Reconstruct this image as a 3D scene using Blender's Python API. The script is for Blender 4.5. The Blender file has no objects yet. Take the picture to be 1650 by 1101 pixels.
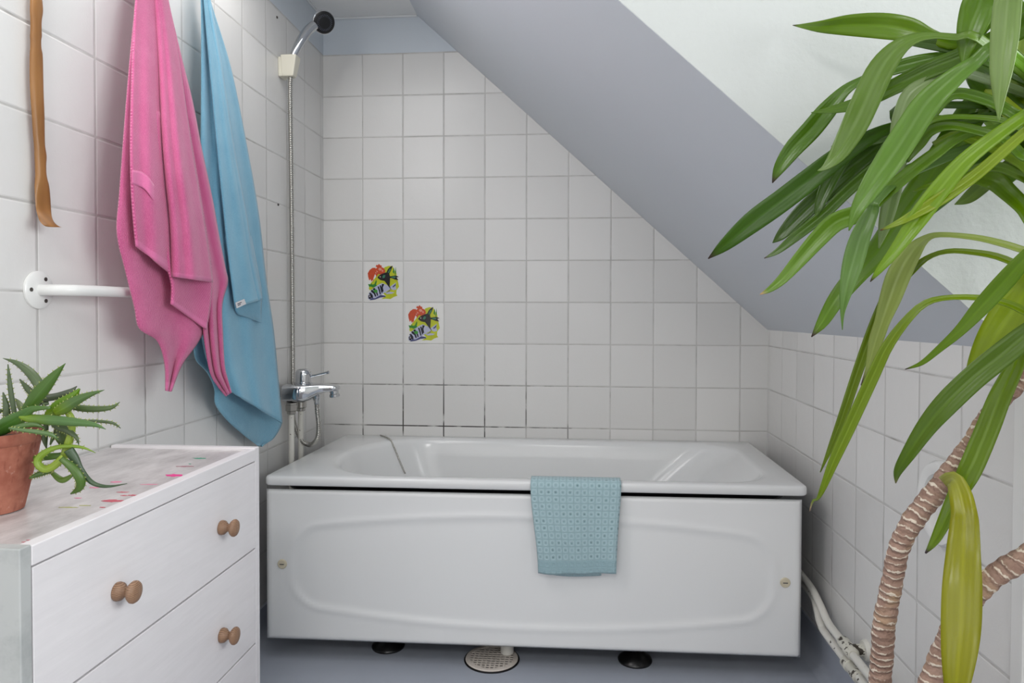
import bpy, bmesh, math, random
from mathutils import Vector as V, Matrix
from mathutils.bvhtree import BVHTree
random.seed(7)
sc = bpy.context.scene
COL = sc.collection
PI = math.pi

# ------------------------------------------------------------------ camera
FPX, CYP = 1123.7, 523.763
CAM = V((.9121, -2.4963, .9632))
YAW, PITCH, ROLL = -.08695, -.01947, .002237
FW = V((math.sin(YAW)*math.cos(PITCH), math.cos(YAW)*math.cos(PITCH), math.sin(PITCH)))
_rt = V((math.cos(YAW), -math.sin(YAW), 0)); _up = _rt.cross(FW)
RT = _rt*math.cos(ROLL) + _up*math.sin(ROLL)
UP = -_rt*math.sin(ROLL) + _up*math.cos(ROLL)
cd = bpy.data.cameras.new('camera'); cam = bpy.data.objects.new('camera', cd); COL.objects.link(cam)
cd.sensor_width = 36; cd.lens = FPX/1650*36; cd.shift_y = -(550.5-CYP)/1650
cd.clip_start = .02
m = Matrix((RT, UP, -FW)).transposed().to_4x4(); m.translation = CAM
cam.matrix_world = m
sc.camera = cam

def ray(u, v): return FW + RT*((u-825)/FPX) - UP*((v-CYP)/FPX)
def at(u, v, d): return CAM + ray(u, v)*d
def onx(u, v, x):
    r = ray(u, v); return CAM + r*((x-CAM.x)/r.x)
def ony(u, v, y):
    r = ray(u, v); return CAM + r*((y-CAM.y)/r.y)
def onz(u, v, z):
    r = ray(u, v); return CAM + r*((z-CAM.z)/r.z)

# ------------------------------------------------------------------ materials
def lin(c):
    c = c/255
    return c/12.92 if c <= .04045 else ((c+.055)/1.055)**2.4
def rgb(r, g, b): return (lin(r), lin(g), lin(b), 1)

class NT:
    def __init__(s, name):
        s.m = bpy.data.materials.new(name); s.m.use_nodes = True
        s.t = s.m.node_tree; s.t.nodes.clear()
        s.out = s.n('ShaderNodeOutputMaterial')
        s.b = s.n('ShaderNodeBsdfPrincipled'); s.t.links.new(s.b.outputs[0], s.out.inputs[0])
    def n(s, t, **k):
        x = s.t.nodes.new(t)
        for a, b in k.items(): setattr(x, a, b)
        return x
    def put(s, sock, v):
        if hasattr(v, 'links') or isinstance(v, bpy.types.NodeSocket): s.t.links.new(v, sock)
        elif isinstance(v, (tuple, list)) and sock.type == 'RGBA': sock.default_value = v
        else: sock.default_value = v
    def set(s, **k):
        for a, v in k.items(): s.put(s.b.inputs[a.replace('_', ' ')], v)
        return s
    def math(s, op, a, b=0., c=None, clamp=False):
        x = s.n('ShaderNodeMath', operation=op); x.use_clamp = clamp
        s.put(x.inputs[0], a); s.put(x.inputs[1], b)
        if c is not None: s.put(x.inputs[2], c)
        return x.outputs[0]
    def mix(s, f, a, b):
        x = s.n('ShaderNodeMix', data_type='RGBA')
        s.put(x.inputs[0], f); s.put(x.inputs[6], a); s.put(x.inputs[7], b)
        return x.outputs[2]
    def coord(s, k='Object'): return s.n('ShaderNodeTexCoord').outputs[k]
    def noise(s, vec, scale, detail=2., rough=.5, out=0):
        x = s.n('ShaderNodeTexNoise'); s.put(x.inputs['Vector'], vec)
        x.inputs['Scale'].default_value = scale; x.inputs['Detail'].default_value = detail
        x.inputs['Roughness'].default_value = rough
        return x.outputs[out]
    def ramp(s, f, a, b, ca=(0, 0, 0, 1), cb=(1, 1, 1, 1)):
        x = s.n('ShaderNodeValToRGB'); e = x.color_ramp.elements
        e[0].position = a; e[1].position = b; e[0].color = ca; e[1].color = cb
        s.put(x.inputs[0], f); return x.outputs[0]
    def sep(s, vec):
        x = s.n('ShaderNodeSeparateXYZ'); s.put(x.inputs[0], vec); return x.outputs
    def comb(s, x, y, z=0.):
        c = s.n('ShaderNodeCombineXYZ'); s.put(c.inputs[0], x); s.put(c.inputs[1], y); s.put(c.inputs[2], z); return c.outputs[0]
    def scale(s, vec, sx, sy, sz):
        x = s.n('ShaderNodeVectorMath', operation='MULTIPLY'); s.put(x.inputs[0], vec); x.inputs[1].default_value = (sx, sy, sz)
        return x.outputs[0]
    def bump(s, h, strength, dist):
        x = s.n('ShaderNodeBump'); x.inputs['Strength'].default_value = strength; x.inputs['Distance'].default_value = dist
        s.put(x.inputs['Height'], h); s.put(s.b.inputs['Normal'], x.outputs[0]); return x

def flat(name, col, rough=.5, metal=0., var=.06, vscale=14, bump=0., bscale=80, coat=0.):
    t = NT(name); co = t.coord()
    n = t.noise(co, vscale, 3)
    dark = tuple(c*(1-var) for c in col[:3])+(1,)
    t.set(Base_Color=t.mix(n, dark, col), Roughness=rough, Metallic=metal)
    if coat: t.set(Coat_Weight=coat, Coat_Roughness=.05)
    if bump: t.bump(t.noise(co, bscale, 3), bump, .002)
    return t.m

def tile_mat(name, axis, off_h, off_v, grime):
    """square white glazed tiles, 15 cm pitch, grey grout with mould in places"""
    t = NT(name); o = t.sep(t.coord('Object'))
    h = o[0] if axis == 'x' else o[1]; v = o[2]
    def cell(c, off):
        a = t.math('ADD', c, -off + 150.)
        q = t.math('DIVIDE', a, .15)
        fr = t.math('FRACT', q); fl = t.math('FLOOR', q)
        d = t.math('ABSOLUTE', t.math('SUBTRACT', fr, .5))        # .5 at grout
        return d, fl
    dh, fh = cell(h, off_h); dv, fv = cell(v, off_v)
    d = t.math('MAXIMUM', dh, dv)
    mr = t.n('ShaderNodeMapRange'); mr.interpolation_type = 'SMOOTHSTEP'
    t.put(mr.inputs[0], d); mr.inputs[1].default_value = .4825; mr.inputs[2].default_value = .4905
    g = mr.outputs[0]
    edge = t.n('ShaderNodeMapRange'); edge.interpolation_type = 'SMOOTHSTEP'
    t.put(edge.inputs[0], d); edge.inputs[1].default_value = .468; edge.inputs[2].default_value = .491
    wn = t.n('ShaderNodeTexWhiteNoise', noise_dimensions='2D'); t.put(wn.inputs['Vector'], t.comb(fh, fv))
    base = t.mix(wn.outputs[0], rgb(222, 221, 219), rgb(231, 230, 228))
    gn = t.noise(t.coord('Object'), 9, 4, .65)
    gr = t.mix(t.ramp(gn, .35, .6), rgb(190, 188, 185), rgb(208, 207, 204))
    if grime:   # black mould that grows in the grout just above the bath, worst left of the middle
        mz = t.n('ShaderNodeMapRange'); t.put(mz.inputs[0], v); mz.inputs[1].default_value = .86; mz.inputs[2].default_value = .6
        mx = t.n('ShaderNodeMapRange'); t.put(mx.inputs[0], t.math('ABSOLUTE', t.math('SUBTRACT', o[0], .42)))
        mx.inputs[1].default_value = .75; mx.inputs[2].default_value = .1
        mk = t.math('MULTIPLY', mz.outputs[0], mx.outputs[0])
        n2 = t.noise(t.coord('Object'), 13, 3, .6)
        k = t.math('MULTIPLY', t.ramp(t.math('ADD', n2, t.math('MULTIPLY', mk, .22)), .56, .68), t.math('ADD', t.math('MULTIPLY', mk, .9), .12), clamp=True)
        gr = t.mix(k, gr, rgb(66, 62, 60))
    else:
        k = t.ramp(t.noise(t.coord('Object'), 6, 3, .6), .62, .72)
        gr = t.mix(t.math('MULTIPLY', k, .45), gr, rgb(120, 112, 106))
    t.set(Base_Color=t.mix(g, base, gr), Roughness=t.math('ADD', .27, t.math('MULTIPLY', g, .5)), Specular_IOR_Level=.32)
    wav = t.noise(t.coord('Object'), 16, 2)
    fine = t.noise(t.coord('Object'), 190, 2)
    hgt = t.math('ADD', t.math('MULTIPLY', edge.outputs[0], -.6), t.math('ADD', t.math('MULTIPLY', wav, .8), t.math('MULTIPLY', fine, .16)))
    t.bump(hgt, .5, .0022)
    return t.m

M = {}
M['tile_back'] = tile_mat('tile_back', 'x', .146, .095, True)
M['tile_left'] = tile_mat('tile_left', 'y', -.1779, .095, False)
M['tile_right'] = tile_mat('tile_right', 'y', -.168, .095, False)
M['blue_paint'] = flat('blue_paint', rgb(208, 216, 224), .45, var=.05, vscale=3, bump=.15, bscale=160)
M['slope_paint'] = flat('slope_paint', rgb(212, 217, 224), .5, var=.05, vscale=2.5, bump=.15, bscale=150)
M['white_paint'] = flat('white_paint', rgb(203, 206, 204), .55, var=.03, vscale=4, bump=.5, bscale=95)
M['ceiling_paint'] = flat('ceiling_paint', rgb(240, 241, 241), .6, var=.03, vscale=3, bump=.2, bscale=120)
M['vinyl'] = flat('vinyl', rgb(172, 178, 190), .42, var=.14, vscale=7, bump=.12, bscale=300)
M['enamel'] = flat('enamel', rgb(234, 235, 235), .2, var=.015, vscale=5, coat=.12)
M['panel_white'] = flat('panel_white', rgb(243, 244, 244), .28, var=.02, vscale=4)
M['dark'] = flat('dark_plastic', rgb(20, 20, 22), .35, var=.2)
M['chrome'] = flat('chrome', rgb(205, 207, 210), .07, 1., var=.03)
M['steel'] = flat('steel', rgb(186, 184, 178), .22, 1., var=.1)
M['cream'] = flat('cream_plastic', rgb(226, 222, 206), .4, var=.03)
M['beige'] = flat('beige_plastic', rgb(217, 207, 182), .4, var=.05)
M['white_metal'] = flat('white_lacquer', rgb(236, 236, 234), .22, var=.02)
M['old_white'] = None
M['screw'] = flat('screw_steel', rgb(96, 92, 88), .4, .8, var=.2)
M['black_foot'] = flat('black_rubber', rgb(18, 18, 19), .3, var=.3)
M['drain'] = flat('drain_plastic', rgb(214, 205, 196), .4, var=.12, vscale=40)
M['soil'] = flat('soil', rgb(60, 45, 34), .95, var=.5, vscale=90, bump=1., bscale=120)
M['caulk'] = flat('white_caulk', rgb(226, 229, 231), .5)
M['label'] = flat('label_cloth', rgb(232, 230, 232), .7)
M['ink'] = flat('ink', rgb(60, 58, 70), .8)

def peeling():
    t = NT('peeling_white_paint'); co = t.coord()
    n = t.ramp(t.noise(co, 55, 3, .6), .69, .70)
    t.set(Base_Color=t.mix(n, rgb(222, 220, 212), rgb(58, 50, 42)), Roughness=.35)
    t.bump(t.math('MULTIPLY', n, -1.), .4, .001)
    return t.m
M['old_white'] = peeling()
def peeling2():
    t = NT('worn_fitting_paint'); co = t.coord()
    n = t.ramp(t.noise(co, 60, 3, .6), .56, .58)
    t.set(Base_Color=t.mix(n, rgb(214, 212, 200), rgb(60, 52, 42)), Roughness=.4)
    t.bump(t.math('MULTIPLY', n, -1.), .5, .001)
    return t.m
M['worn_fitting'] = peeling2()

def painted_wood(name, col, streak):
    t = NT(name); co = t.coord()
    s = t.noise(t.scale(co, 1 if streak != 'x' else 14, 14 if streak == 'x' else 1.2, 14), 9, 4, .6)
    w = t.noise(co, 5, 4, .6)
    c = t.mix(t.ramp(s, .3, .8), tuple(x*.94 for x in col[:3])+(1,), col)
    c = t.mix(t.math('MULTIPLY', t.ramp(w, .5, .75), .25), c, tuple(x*.82 for x in col[:3])+(1,))
    t.set(Base_Color=c, Roughness=.42)
    t.bump(s, .12, .002)
    return t.m
M['chest_white'] = painted_wood('white_painted_wood', rgb(238, 234, 236), 'z')
def worn_top():
    t = NT('worn_white_top'); co = t.coord()
    s = t.noise(t.scale(co, 30, 1.6, 1), 6, 4, .6)
    w = t.noise(t.scale(co, 8, 3, 1), 4, 5, .65)
    c = t.mix(t.ramp(w, .38, .72), rgb(216, 211, 211), rgb(174, 168, 168))
    c = t.mix(t.math('MULTIPLY', t.ramp(s, .62, .72), .35), c, rgb(150, 140, 132))
    t.set(Base_Color=c, Roughness=.3); t.bump(s, .1, .001)
    return t.m
M['chest_top'] = worn_top()
def side_worn_shaded():
    t = NT('worn_shaded_side'); co = t.coord()
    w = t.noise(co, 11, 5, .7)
    t.set(Base_Color=t.mix(t.ramp(w, .45, .8), rgb(186, 188, 187), rgb(146, 150, 150)), Roughness=.5)  # worn mottling, with the near side's shade painted into both greys
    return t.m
M['chest_side'] = side_worn_shaded()
def wood(name, a, b, sc_=(60, 60, 6), rough=.5):
    t = NT(name); co = t.coord()
    w = t.n('ShaderNodeTexWave', wave_type='RINGS'); t.put(w.inputs['Vector'], t.scale(co, *sc_)); w.inputs['Scale'].default_value = 1.
    w.inputs['Distortion'].default_value = 5; w.inputs['Detail'].default_value = 3
    n = t.noise(t.scale(co, 300, 300, 30), 1, 3)
    t.set(Base_Color=t.mix(t.math('ADD', t.math('MULTIPLY', w.outputs[1], .55), t.math('MULTIPLY', n, .4)), a, b), Roughness=rough)
    t.bump(n, .15, .001)
    return t.m
M['knob_wood'] = wood('turned_wood', rgb(104, 74, 54), rgb(176, 140, 112), (150, 40, 150))
M['scratcher'] = wood('bamboo', rgb(136, 92, 48), rgb(164, 116, 66), (14, 14, 2), .38)

def terry(name, col, dark, light, wx, wy, depth=.0016):
    """woven cloth: waffle relief laid out along the cloth's own UV (metres)"""
    t = NT(name); uv = t.sep(t.coord('UV'))
    dist = t.noise(t.coord('Object'), 60, 2)
    a = t.math('SINE', t.math('ADD', t.math('MULTIPLY', uv[0], 2*PI/wx), t.math('MULTIPLY', dist, 5.)))
    b = t.math('SINE', t.math('ADD', t.math('MULTIPLY', uv[1], 2*PI/wy), t.math('MULTIPLY', dist, 5.)))
    w = t.math('ADD', t.math('MULTIPLY', t.math('MULTIPLY', a, b), .5), .5)
    f = t.noise(t.coord('Object'), 420, 3, .7)
    f2 = t.noise(t.coord('Object'), 14, 3, .6)
    h = t.math('ADD', t.math('MULTIPLY', w, .55), t.math('MULTIPLY', f, .6))
    c = t.mix(t.ramp(h, .3, .85), dark, light)
    c = t.mix(.3, c, col)
    c = t.mix(t.math('MULTIPLY', t.ramp(f2, .4, .7), .25), c, light)
    t.set(Base_Color=c, Roughness=.95, Sheen_Weight=.35, Sheen_Roughness=.5, Specular_IOR_Level=.1)
    t.bump(h, .7, depth)
    return t.m
M['pink'] = terry('pink_terry', rgb(214, 92, 148), rgb(178, 52, 112), rgb(236, 140, 182), .0056, .0066, .0022)
M['pink_hem'] = terry('pink_hem', rgb(222, 112, 164), rgb(205, 90, 145), rgb(232, 140, 182), .003, .003, .0006)
M['blue'] = terry('blue_terry', rgb(128, 186, 214), rgb(84, 152, 188), rgb(158, 210, 230), .0034, .004, .0014)
M['blue_hem'] = terry('blue_hem', rgb(136, 192, 218), rgb(118, 178, 206), rgb(160, 208, 228), .0025, .0025, .0005)
def wash():
    t = NT('teal_washcloth'); uv = t.sep(t.coord('UV'))
    def cell(x, p):
        q = t.math('DIVIDE', x, p)
        return t.math('SUBTRACT', t.math('FRACT', q), .5), t.math('FLOOR', q)
    a, fa = cell(uv[0], .0188); b, fb = cell(uv[1], .0188)
    d = t.math('SQRT', t.math('ADD', t.math('MULTIPLY', a, a), t.math('MULTIPLY', b, b)))
    ring = t.math('SUBTRACT', 1., t.math('MULTIPLY', t.math('ABSOLUTE', t.math('SUBTRACT', d, .34)), 9.), clamp=True)
    dot = t.math('SUBTRACT', 1., t.math('MULTIPLY', d, 4.5), clamp=True)
    grid = t.math('MULTIPLY', t.math('SUBTRACT', t.math('MAXIMUM', t.math('ABSOLUTE', a), t.math('ABSOLUTE', b)), .45), 20., clamp=True)
    wn = t.n('ShaderNodeTexWhiteNoise', noise_dimensions='2D'); t.put(wn.inputs['Vector'], t.comb(fa, fb))
    band = t.math('GREATER_THAN', uv[1], .300)       # ribbed border at the lower hem
    lines = t.math('ADD', t.math('MULTIPLY', t.math('SINE', t.math('MULTIPLY', uv[1], 2*PI/.0042)), .5), .5)
    f = t.noise(t.coord('Object'), 500, 3, .7)
    dk = t.math('MAXIMUM', t.math('MULTIPLY', dot, t.math('ADD', wn.outputs[0], .25)), t.math('MULTIPLY', grid, .5))
    c = t.mix(f, rgb(154, 185, 193), rgb(186, 212, 218))
    c1 = t.mix(t.math('MULTIPLY', ring, .5), c, rgb(196, 218, 222))
    c1 = t.mix(t.math('MULTIPLY', dk, .75, clamp=True), c1, rgb(92, 124, 126))
    c2 = t.mix(t.math('MULTIPLY', lines, .5), c, rgb(126, 162, 172))
    t.set(Base_Color=t.mix(band, c1, c2), Roughness=.95, Sheen_Weight=.3, Specular_IOR_Level=.1)
    h = t.math('ADD', t.math('MULTIPLY', f, .6), t.math('SUBTRACT', t.math('MULTIPLY', ring, .6), dk))
    t.bump(h, .6, .0012)
    return t.m
M['wash'] = wash()

def leafmat(name, translucent=.27, rough=.28, stripe=.25, freq=40.):
    t = NT(name)
    a = t.n('ShaderNodeAttribute'); a.attribute_name = 'Col'
    uv = t.sep(t.coord('UV'))
    st = t.math('ADD', t.math('MULTIPLY', t.math('SINE', t.math('MULTIPLY', uv[1], freq)), .5), .5)
    n = t.noise(t.scale(t.coord('UV'), 4, 30, 1), 3, 3)
    mid = t.math('SUBTRACT', 1., t.math('MULTIPLY', t.math('ABSOLUTE', t.math('SUBTRACT', uv[1], .5)), 14.), clamp=True)
    hs = t.n('ShaderNodeHueSaturation'); t.put(hs.inputs['Color'], a.outputs[0]); hs.inputs['Value'].default_value = .72
    c = t.mix(t.math('MULTIPLY', t.math('ADD', t.math('MULTIPLY', st, stripe), t.math('MULTIPLY', n, .6)), .8), a.outputs[0], hs.outputs[0])
    hb = t.n('ShaderNodeHueSaturation'); t.put(hb.inputs['Color'], a.outputs[0]); hb.inputs['Value'].default_value = 1.35; hb.inputs['Saturation'].default_value = .9
    c = t.mix(t.math('MULTIPLY', mid, .5), c, hb.outputs[0])
    dk = t.n('ShaderNodeHueSaturation'); t.put(dk.inputs['Color'], c); dk.inputs['Value'].default_value = .84; dk.inputs['Saturation'].default_value = 1.12; dk.inputs['Hue'].default_value = .486
    t.set(Base_Color=dk.outputs[0], Roughness=rough, Specular_IOR_Level=.6)
    t.bump(t.math('ADD', st, n), .12, .001)
    tr = t.n('ShaderNodeBsdfTranslucent'); t.put(tr.inputs[0], hb.outputs[0])
    mx = t.n('ShaderNodeMixShader'); mx.inputs[0].default_value = translucent
    t.t.links.new(t.b.outputs[0], mx.inputs[1]); t.t.links.new(tr.outputs[0], mx.inputs[2]); t.t.links.new(mx.outputs[0], t.out.inputs[0])
    return t.m
M['leaf'] = leafmat('strap_leaf')
M['aloe'] = leafmat('aloe_leaf', .08, .36, .1, 12.)
def trunk():
    t = NT('ringed_trunk'); uv = t.coord('UV'); o = t.sep(uv)
    n = t.noise(t.coord('Object'), 26, 4, .7)
    ph = t.math('ADD', t.math('MULTIPLY', o[0], 2*PI/.0125), t.math('ADD', t.math('MULTIPLY', n, 13.), t.math('MULTIPLY', t.math('SINE', t.math('MULTIPLY', o[1], 2*PI)), 1.1)))
    w = t.math('ADD', t.math('MULTIPLY', t.math('SINE', ph), .5), .5)
    k = t.ramp(t.math('ADD', w, t.math('MULTIPLY', t.math('SUBTRACT', t.noise(t.coord('Object'), 60, 3, .6), .5), 1.1)), .86, 1.04)
    br = t.mix(t.noise(t.coord('Object'), 70, 4, .6), rgb(124, 92, 78), rgb(196, 164, 146))
    br = t.mix(t.ramp(t.noise(t.coord('Object'), 16, 2), .55, .72), br, rgb(192, 160, 128))
    t.set(Base_Color=t.mix(k, br, rgb(232, 218, 200)), Roughness=.7)
    t.bump(t.math('ADD', w, t.math('MULTIPLY', n, .4)), .8, .003)
    return t.m
M['trunk'] = trunk()
def terracotta():
    t = NT('terracotta'); co = t.coord()
    n = t.noise(co, 26, 4, .65); n2 = t.noise(t.scale(co, 60, 60, 12), 1.4, 3, .6)
    c = t.mix(t.ramp(n, .35, .7), rgb(148, 84, 66), rgb(184, 120, 99))
    c = t.mix(t.math('MULTIPLY', t.ramp(n2, .58, .68), .55), c, rgb(112, 54, 40))
    c = t.mix(t.math('MULTIPLY', t.ramp(t.noise(co, 60, 4, .7), .6, .72), .5), c, rgb(222, 186, 172))
    t.set(Base_Color=c, Roughness=.8); t.bump(n, .25, .002)
    return t.m
M['terracotta'] = terracotta()
def glass():
    t = NT('window_glass')
    tr = t.n('ShaderNodeBsdfTransparent'); gl = t.n('ShaderNodeBsdfGlossy'); gl.inputs['Roughness'].default_value = .02
    fr = t.n('ShaderNodeFresnel'); fr.inputs[0].default_value = 1.45
    mx = t.n('ShaderNodeMixShader'); t.t.links.new(fr.outputs[0], mx.inputs[0])
    t.t.links.new(tr.outputs[0], mx.inputs[1]); t.t.links.new(gl.outputs[0], mx.inputs[2]); t.t.links.new(mx.outputs[0], t.out.inputs[0])
    return t.m
M['glass'] = glass()
def fill_lamp_glow():  # faint glow for the shades of the added fill lamps
    t = NT('fill_lamp_opal'); t.set(Base_Color=rgb(250, 248, 240), Roughness=.4, Emission_Color=(1, .97, .92, 1), Emission_Strength=.35)
    t.put(t.b.inputs['Base Color'], t.mix(t.noise(t.coord(), 5), rgb(246, 244, 238), rgb(250, 249, 246)))
    return t.m
M['opal'] = fill_lamp_glow()
def paintcol(name, r, g, b): return flat(name, rgb(r, g, b), .55, var=.15, vscale=60)

# ------------------------------------------------------------------ mesh helpers
class MB:
    """collects vertices and faces in world space; build() links them as one mesh object"""
    def __init__(s): s.v = []; s.f = []; s.mi = []; s.uv = []; s.col = []; s.cur = 0; s.hascol = False
    def vert(s, p, uv=(0, 0), col=None):
        s.v.append(V(p)); s.uv.append(uv)
        if col: s.hascol = True
        s.col.append(col or (1, 1, 1, 1)); return len(s.v)-1
    def face(s, *i): s.f.append(i); s.mi.append(s.cur)
    def grid(s, rows, closed=False, uvs=None, cols=None, flip=False):
        n = len(rows[0]); ids = []
        for r, row in enumerate(rows):
            ids.append([s.vert(p, uvs[r][c] if uvs else (0, 0), cols[r][c] if cols else None) for c, p in enumerate(row)])
        for r in range(len(rows)-1):
            for c in range(n if closed else n-1):
                a, b, d, e = ids[r][c], ids[r][(c+1) % n], ids[r+1][(c+1) % n], ids[r+1][c]
                s.face(*((a, e, d, b) if flip else (a, b, d, e)))
        return ids
    def box(s, lo, hi):
        x0, y0, z0 = lo; x1, y1, z1 = hi
        i = [s.vert(p) for p in ((x0, y0, z0), (x1, y0, z0), (x1, y1, z0), (x0, y1, z0), (x0, y0, z1), (x1, y0, z1), (x1, y1, z1), (x0, y1, z1))]
        for q in ((0, 3, 2, 1), (4, 5, 6, 7), (0, 1, 5, 4), (1, 2, 6, 5), (2, 3, 7, 6), (3, 0, 4, 7)): s.face(*[i[k] for k in q])
    def prism(s, poly, ext):
        """polygon (list of points) extruded by vector ext"""
        ext = V(ext); a = [s.vert(p) for p in poly]; b = [s.vert(V(p)+ext) for p in poly]; n = len(poly)
        s.face(*a); s.face(*b[::-1])
        for k in range(n): s.face(a[k], b[k], b[(k+1) % n], a[(k+1) % n])
    def tube(s, pts, rad, seg=12, cap=True, uvlen=False, squash=None):
        pts = [V(p) for p in pts]
        if not hasattr(rad, '__len__'): rad = [rad]*len(pts)
        t0 = (pts[1]-pts[0]).normalized()
        nrm = t0.orthogonal().normalized(); rows = []; uvs = []; L = 0
        for k, p in enumerate(pts):
            t = (pts[min(k+1, len(pts)-1)]-pts[max(k-1, 0)]).normalized()
            nrm = (nrm-t*nrm.dot(t)).normalized(); bn = t.cross(nrm)
            if k: L += (p-pts[k-1]).length
            rows.append([p+(nrm*math.cos(2*PI*j/seg)+bn*math.sin(2*PI*j/seg))*rad[k] for j in range(seg)])
            uvs.append([(L, j/seg) for j in range(seg)])
        ids = s.grid(rows, True, uvs if uvlen else None)
        if cap:
            s.face(*ids[0][::-1]); s.face(*ids[-1])
        return ids
    def lathe(s, origin, axis, prof, seg=32):
        """prof: list of (radius, height along axis)"""
        o = V(origin); a = V(axis).normalized(); n = a.orthogonal().normalized(); b = a.cross(n); ids = []
        rows = [[o+a*h+(n*math.cos(2*PI*j/seg)+b*math.sin(2*PI*j/seg))*max(r, 1e-5) for j in range(seg)] for r, h in prof]
        ids = s.grid(rows, True)
        s.face(*ids[0][::-1]); s.face(*ids[-1])
    def build(s, name, mats, parent=None, smooth=True, origin=None, solid=0, bevel=0, subd=0, fix=True, angle=40, off=0.):
        if origin is None:
            if parent is not None: origin = parent.matrix_world.translation if parent.parent is None else V(parent.get('_o', (0, 0, 0)))
            else:
                xs = [p.x for p in s.v]; ys = [p.y for p in s.v]; zs = [p.z for p in s.v]
                origin = V(((min(xs)+max(xs))/2, (min(ys)+max(ys))/2, min(zs)))
        if parent is not None: origin = ROOT[parent.name]
        origin = V(origin)
        me = bpy.data.meshes.new(name)
        me.from_pydata([tuple(p-origin) for p in s.v], [], s.f)
        uvl = me.uv_layers.new(name='UVMap')
        for l in me.loops: uvl.data[l.index].uv = s.uv[l.vertex_index]
        if s.hascol:
            ca = me.color_attributes.new('Col', 'FLOAT_COLOR', 'POINT')
            for i, c in enumerate(s.col): ca.data[i].color = c
        if not isinstance(mats, (list, tuple)): mats = [mats]
        for m_ in mats: me.materials.append(m_)
        for p, k in zip(me.polygons, s.mi): p.material_index = k; p.use_smooth = smooth
        if fix:
            bm = bmesh.new(); bm.from_mesh(me); bmesh.ops.recalc_face_normals(bm, faces=bm.faces); bm.to_mesh(me); bm.free()
        me.validate(); me.update()
        if smooth and angle < 180 and hasattr(me, 'set_sharp_from_angle'): me.set_sharp_from_angle(angle=math.radians(angle))
        o = bpy.data.objects.new(name, me); COL.objects.link(o)
        if parent is not None: o.parent = parent
        else: o.location = origin
        ROOT[o.name] = origin
        if solid:
            md = o.modifiers.new('thickness', 'SOLIDIFY'); md.thickness = solid; md.offset = off
        if bevel:
            md = o.modifiers.new('bevel', 'BEVEL'); md.width = bevel; md.segments = 3; md.limit_method = 'ANGLE'; md.angle_limit = math.radians(50)
        if subd:
            md = o.modifiers.new('subd', 'SUBSURF'); md.levels = subd; md.render_levels = subd
        return o
ROOT = {}
def tag(o, label, cat, group=None):
    o['label'] = label; o['category'] = cat
    if group: o['group'] = group
    return o
def thing(name, loc, label, cat, group=None):
    o = bpy.data.objects.new(name, None); COL.objects.link(o); o.location = loc; o.empty_display_size = .05
    ROOT[o.name] = V(loc)
    return tag(o, label, cat, group)
def struct(o): o['kind'] = 'structure'; return o

def cr(pts, n):
    """Catmull-Rom through tuples, n samples"""
    P = [tuple(p) for p in pts]; k = len(P); out = []
    for i in range(n):
        t = i/(n-1)*(k-1); a = min(int(t), k-2); f = t-a
        p0, p1, p2, p3 = P[max(a-1, 0)], P[a], P[a+1], P[min(a+2, k-1)]
        out.append(tuple(.5*((2*b)+(-a_+c)*f+(2*a_-5*b+4*c-d)*f*f+(-a_+3*b-3*c+d)*f**3) for a_, b, c, d in zip(p0, p1, p2, p3)))
    return out
def lerp(a, b, t): return a+(b-a)*t
def sst(a, b, x):
    t = max(0, min(1, (x-a)/(b-a))); return t*t*(3-2*t)

# ------------------------------------------------------------------ the room
W = 1.589; CZ = 2.03; CZ2 = 2.16; YF = -5.0; YD = -1.365; XD = 1.84
SA, SB = 2.3475, .911
def slope_z(x): return SA-SB*x
XS = (SA-CZ)/SB
XE = W             # where the slope meets the low right wall
ZE = slope_z(W)
mb = MB(); mb.prism([(-.1, YF-.1, 0), (XD+.1, YF-.1, 0), (XD+.1, .1, 0), (-.1, .1, 0)], (0, 0, -.08)); struct(mb.build('floor', M['vinyl'], smooth=False, origin=(0, 0, 0)))
# back wall: tiles up to 1.90, painted above
mb = MB()
TZ = 1.897; xt = (SA-TZ)/SB
mb.prism([(0, 0, 0), (W, 0, 0), (W, 0, ZE), (xt, 0, TZ), (0, 0, TZ)], (0, .1, 0)); mb.cur = 1
mb.prism([(0, -.001, TZ), (xt, -.001, TZ), (XS, -.001, CZ), (0, -.001, CZ)], (0, .101, 0))
struct(mb.build('wall_back', [M['tile_back'], M['blue_paint']], smooth=False, origin=(0, 0, 0)))
mb = MB(); mb.prism([(0, 0, 0), (0, YF, 0), (0, YF, TZ), (0, 0, TZ)], (-.1, 0, 0)); mb.cur = 1
mb.prism([(.001, 0, TZ), (.001, YF, TZ), (.001, YF, CZ2), (.001, YD, CZ2), (.001, YD, CZ), (.001, 0, CZ)], (-.101, 0, 0))
struct(mb.build('wall_left', [M['tile_left'], M['blue_paint']], smooth=False, origin=(0, 0, 0)))
mb = MB(); mb.prism([(W, 0, 0), (W, YF, 0), (W, YF, ZE+.005), (W, 0, ZE+.005)], (.1, 0, 0))
struct(mb.build('wall_right', M['tile_right'], smooth=False, origin=(0, 0, 0)))
mb = MB(); mb.prism([(XS, .1, CZ), (W+.1, .1, slope_z(W+.1)), (W+.1, YD, slope_z(W+.1)+.006), (XS, YD, CZ+.006)], (.068, 0, .075))
struct(mb.build('wall_slope', M['slope_paint'], smooth=False, origin=(0, 0, 0)))
mb = MB(); mb.prism([(-.1, .1, CZ), (XS+.12, .1, CZ), (XS+.12, YD+.03, CZ), (-.1, YD+.03, CZ)], (0, 0, .1))
mb.prism([(-.1, YD+.05, CZ2), (XD+.2, YD+.05, CZ2), (XD+.2, YF-.1, CZ2), (-.1, YF-.1, CZ2)], (0, 0, .1))
struct(mb.build('ceiling', M['ceiling_paint'], smooth=False, origin=(0, 0, 0)))
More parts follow.
